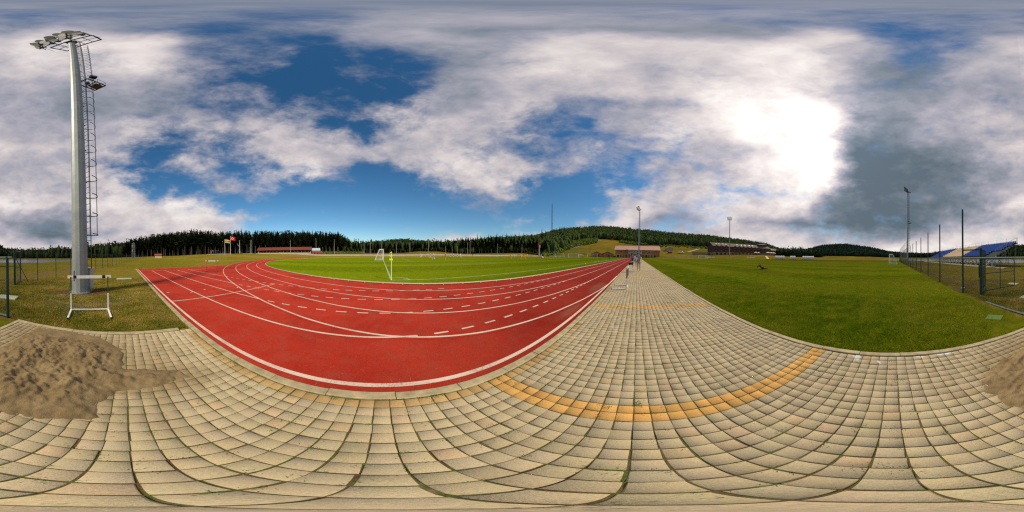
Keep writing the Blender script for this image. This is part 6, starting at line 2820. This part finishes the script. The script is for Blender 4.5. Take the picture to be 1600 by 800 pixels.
def forest():
    r = random.Random(31)
    protos = [make_conifer('pine_tree', h, rad, zb, 40 + i, PINE, whorls=w) for i, (h, rad, zb, w) in enumerate(
        ((15.5, 2.5, 5.6, 14), (14.0, 2.3, 5.0, 13), (16.8, 2.6, 6.4, 15), (13.2, 2.6, 4.0, 13), (15.0, 2.1, 6.0, 14), (17.4, 2.3, 7.2, 14)))]
    used = [False] * len(protos)
    cnt = 0
    spots = []
    # height factor by azimuth so that the skyline follows the photograph
    SK = [(-180, 5.6), (-175, 6.2), (-167.5, 7.5), (-160, 8.1), (-154, 8.7), (-148.4, 7.6), (-140.5, 8.0), (-127, 7.9), (-115.8, 7.7), (-104.6, 7.2), (-102, 6.2), (-100, 4.9), (-97.5, 4.3), (-88.8, 4.4), (-77.6, 4.5), (-66, 5.1),
          (-57, 6.0), (-50.6, 6.9), (-44, 6.2), (-36, 5.6), (-30, 5.0)]
    sa = np.array(SK)
    segs = [(-179.5, -101.5, 232, 4.2), (-101.5, -31, 62, 4.0)]
    for (a0, a1, n, gap) in segs:
        rows_ = 4 if a0 < -120 else 1
        per = n // rows_
        for row in range(rows_):
            for i in range(per):
                a = a0 + (a1 - a0) * (i + r.uniform(.1, .9)) / per
                d = np.interp(a, WA[:, 0], WA[:, 1]) + row * 5.0 + r.uniform(-1.5, 2.5)
                spots.append((a, d))
    for (a, d) in spots:
        x, y = az_xy(a, d)
        z = tz(x, y)
        elt = np.interp(a, sa[:, 0], sa[:, 1])
        want = EYE + d * math.tan(R(elt)) - z
        want *= r.uniform(0.80, 1.06)
        k = r.randrange(len(protos))
        h0 = (15.5, 14.0, 16.8, 13.2, 15.0, 17.4)[k]
        if not used[k]:
            o = protos[k]
            used[k] = True
            o.location = (x, y, z)
        else:
            o = copy_tree(protos[k], None, (x, y, z))
        o.rotation_euler = (0, 0, r.uniform(0, 6.28))
        s_ = want / h0
        o.scale = (max(.75, min(1.25, s_ * 1.05)),) * 2 + (s_,)
        if a < -140:
            lab, g_ = 'dark tall pine in the dense wood behind the rear grass field', 'pines of the wood behind the rear grass field'
        elif a < -101:
            lab, g_ = 'dark tall pine in the wood behind the long shelter', 'pines of the wood behind the long shelter'
        elif a < -62:
            lab, g_ = 'dark pine in the lower wood behind the near goal and players', 'pines of the lower wood behind the goal'
        else:
            lab, g_ = 'dark conifer in the wood behind the yellow players', 'conifers of the wood behind the yellow players'
        tag(o, lab, 'tree', g_)
        cnt += 1
    for k, u in enumerate(used):
        if not u:
            protos[k].location = (-40 + k, -110, 0)
    # tall single spruces breaking the skyline
    sp = [make_conifer('spruce_tree', 15.0, 2.0, 1.8, 90 + i, SPRUCE, whorls=17, droop=.45) for i in range(2)]
    data = [(746, 366, 185), (751, 368, 190), (757, 369, 188), (763, 366.5, 190), (766, 367, 196), (772, 368, 190), (776.5, 364, 200), (781, 368, 200), (785, 366, 196), (791, 365, 205), (796, 369, 205),
            (811, 364, 240), (818, 363.5, 240), (826, 368, 250), (830, 366, 252), (846.5, 356.5, 265), (852, 360, 270), (874, 354, 400), (881.5, 353.5, 410), (890, 354, 420), (899.5, 352, 430), (720, 371, 165), (709, 373, 165), (735, 370, 170), (728, 368.5, 168)]
    data = [d_ for d_ in data]
    where = {0: 'left cluster of spruces standing on the ridge above the white figures', 1: 'pair of tall spruces on the ridge left of the radio mast', 2: 'spruce standing out just left of the radio mast', 3: 'small spruce on the far ridge right of the radio mast'}
    for i, (px, py, d) in enumerate(data):
        a = (px - 995) * .225
        x, y = az_xy(a, d)
        z = tz(x, y)
        top = EYE + d * math.tan(R((400 - py) * 0.225 + 0.8 * math.sin(R(a))))
        h = max(8, min(24, top - z))
        z = top - h
        o = sp[i] if i < 2 else copy_tree(sp[i % 2], None, (x, y, z))
        o.location = (x, y, min(z, tz(x, y)))
        h = top - o.location.z
        o.rotation_euler = (0, 0, r.uniform(0, 6.28))
        o.scale = (max(.8, min(1.2, h / 15)),) * 2 + (h / 15,)
        g2 = 0 if px < 800 else (1 if px < 835 else (2 if px < 860 else 3))
        tag(o, 'dark spruce of the ' + where[g2] if g2 < 2 else where[g2], 'tree', ('spruces on the ridge ' + ('above the white figures', 'left of the radio mast', 'beside the radio mast', 'right of the radio mast')[g2]))


forest()


def icos():
    bm = bmesh.new()
    bmesh.ops.create_icosphere(bm, subdivisions=1, radius=1.0)
    V = np.array([v.co[:] for v in bm.verts])
    F = np.array([[v.index for v in f.verts] for f in bm.faces])
    bm.free()
    return V, F


IV, IF = icos()


def tree_mass(name, pts, m, seed, lab, cat='forest', leaf=14):
    """pts: x, y, z, height, radius, conic(0..1). Each tree is a rough core plus loose leaf clumps"""
    r = np.random.default_rng(seed)
    pts = np.asarray(pts, float)
    n = len(pts)
    nv = len(IV)
    V = np.repeat(IV[None], n, 0) * (1 + r.normal(0, 0.22, (n, nv, 1)))
    hgt = (V[:, :, 2] + 1) / 2
    con = pts[:, 5][:, None]
    sc = (1 - con * np.clip(hgt, 0, 1) * 0.9)
    X = V[:, :, 0] * sc * pts[:, 4][:, None] + pts[:, 0][:, None]
    Y = V[:, :, 1] * sc * pts[:, 4][:, None] + pts[:, 1][:, None]
    Z = hgt * pts[:, 3][:, None] + pts[:, 2][:, None]
    VV = np.stack([X, Y, Z], 2).reshape(-1, 3)
    FF = (IF[None] + (np.arange(n) * nv)[:, None, None]).reshape(-1, 3)
    # leaf clumps
    k = leaf
    u = r.uniform(0, 2 * math.pi, (n, k))
    t = r.uniform(0.15, 1.12, (n, k))
    rad = pts[:, 4][:, None] * (1 - con * np.clip(t, 0, 1) * .9) * r.uniform(.75, 1.2, (n, k)) * np.sqrt(np.clip(1.15 - (t * (1 - con) - .3 * (1 - con)) ** 2, .1, 1))
    cx = pts[:, 0][:, None] + np.cos(u) * rad
    cy = pts[:, 1][:, None] + np.sin(u) * rad
    cz = pts[:, 2][:, None] + t * pts[:, 3][:, None]
    cx = cx.ravel()
    cy = cy.ravel()
    cz = cz.ravel()
    s = np.repeat(pts[:, 4], k) * r.uniform(.22, .5, n * k)
    m3 = n * k
    C = np.stack([cx, cy, cz], 1)
    D = r.normal(0, 1, (m3, 3, 3)) * s[:, None, None] * .75
    L_ = (C[:, None, :] + D).reshape(-1, 3)
    LF = np.arange(m3 * 3).reshape(m3, 3) + len(VV)
    o = np_mesh(name, np.vstack([VV, L_]), np.vstack([FF, LF]), m)
    return tag(o, lab, cat, kind='stuff')


def mass():
    r = np.random.default_rng(77)

    def fill(a0, a1, dens, dfar, off=0, conic=.6, hmin=9, hmax=13, rad=2.6, dmin=None):
        out = []
        n = int(dens)
        for _ in range(n):
            a = r.uniform(a0, a1)
            d0 = np.interp(a, WA[:, 0], WA[:, 1]) + off
            if dmin:
                d0 = max(d0, dmin)
            d1 = dfar(a) if callable(dfar) else dfar
            if d1 <= d0:
                continue
            d = math.sqrt(r.uniform(d0 * d0, d1 * d1))
            x, y = az_xy(a, d)
            h = r.uniform(hmin, hmax)
            out.append((x, y, tz(x, y) - .5, h, rad * r.uniform(.75, 1.25), min(1, max(0, r.normal(conic, .25)))))
        return out
    # behind the individual pines
    SKf = np.array([(-180, 5.6), (-167.5, 7.5), (-154, 8.7), (-148.4, 7.6), (-140.5, 8.0), (-127, 7.9), (-115.8, 7.7), (-104.6, 7.2), (-102.5, 6.4)])
    pts = []
    for _ in range(1100):
        a = r.uniform(-180, -102.5)
        d = np.interp(a, WA[:, 0], WA[:, 1]) + r.uniform(20, 60)
        x, y = az_xy(a, d)
        z = tz(x, y)
        want = 1.5 + d * math.tan(R(np.interp(a, SKf[:, 0], SKf[:, 1]))) - z
        want = max(6, want * r.uniform(.72, .97))
        pts.append((x, y, z - .3, want, r.uniform(1.8, 3.0), .6))
    tree_mass('forest_mass', pts, PINE, 1, 'dark depth of the pine wood behind its front trees')
    pts = fill(-103, -40, 1500, lambda a: np.interp(a, WA[:, 0], WA[:, 1]) + 95, 6, .7, 8.5, 13, 2.6)
    tree_mass('forest_mass', pts, SPRUCE, 2, 'mixed dark wood behind the far side of the stadium')
    pts = fill(-102, -64, 2600, 720, 150, .4, 9, 14, 5.0)
    tree_mass('forest_mass', pts, HILLF, 3, 'distant rounded wooded hill beyond the near goal')
    pts = fill(-64, 62, 7000, lambda a: 505, 0, .45, 9, 14, 3.6)
    tree_mass('forest_mass', pts, HILLF, 4, 'broad wooded hill rising behind the clubhouse and hotel', leaf=11)
    pts = fill(55, 93, 3600, 760, 0, .4, 9, 14, 5.2)
    tree_mass('forest_mass', pts, leaf_mat('far_foliage', (0.018, 0.034, 0.022), (0.026, 0.045, 0.028), (0.036, 0.056, 0.032)), 5, 'dark wooded hill across the lake right of the hotel')
    pts = fill(93, 137, 3400, lambda a: 520, 0, .6, 9, 13, 4.0)
    tree_mass('forest_mass', pts, PINE, 6, 'dark wooded shore behind the grandstand', leaf=9)
    pts = fill(137, 180, 2300, lambda a: np.interp(a, (137, 160, 180), (420, 300, 190)), 0, .7, 8, 12, 2.8)
    tree_mass('forest_mass', pts, PINE, 7, 'dark pine wood across the lake behind the rear fence', leaf=12)
    pts = fill(47, 66, 500, 330, -8, .4, 7, 10, 2.8)
    tree_mass('forest_mass', pts, PINE, 8, 'dark grove between the hotel and the lake', leaf=14)
    # green shrubs on the lower slopes
    sh_ = []
    for _ in range(900):
        a = r.uniform(-33, -14)
        d1 = np.interp(a, (-33, -22, -14), (185, 262, 300))
        d = r.uniform(d1 - 42 - (a + 33) * 1.0, d1)
        x, y = az_xy(a, d)
        sh_.append((x, y, tz(x, y) - .3, r.uniform(1.5, 4), r.uniform(1.2, 2.4), .1))
    for _ in range(260):
        a = r.uniform(-6, 4)
        d = r.uniform(262, 292)
        x, y = az_xy(a, d)
        sh_.append((x, y, tz(x, y) - .3, r.uniform(1.5, 4), r.uniform(1.2, 2.4), .1))
    for _ in range(160):
        a = r.uniform(-112, -96)
        d = np.interp(a, WA[:, 0], WA[:, 1]) - r.uniform(1, 5)
        x, y = az_xy(a, d)
        sh_.append((x, y, tz(x, y) - .2, r.uniform(.8, 1.8), r.uniform(.8, 1.5), .1))
    for _ in range(90):
        a = r.uniform(8, 25)
        d = r.uniform(240, 285)
        x, y = az_xy(a, d)
        sh_.append((x, y, tz(x, y) - .3, r.uniform(1, 3), r.uniform(.8, 1.8), .1))
    tree_mass('shrub_cover', sh_, SHRUB, 9, 'bright green shrubs covering the lower slopes', 'shrubs', leaf=12)


mass()
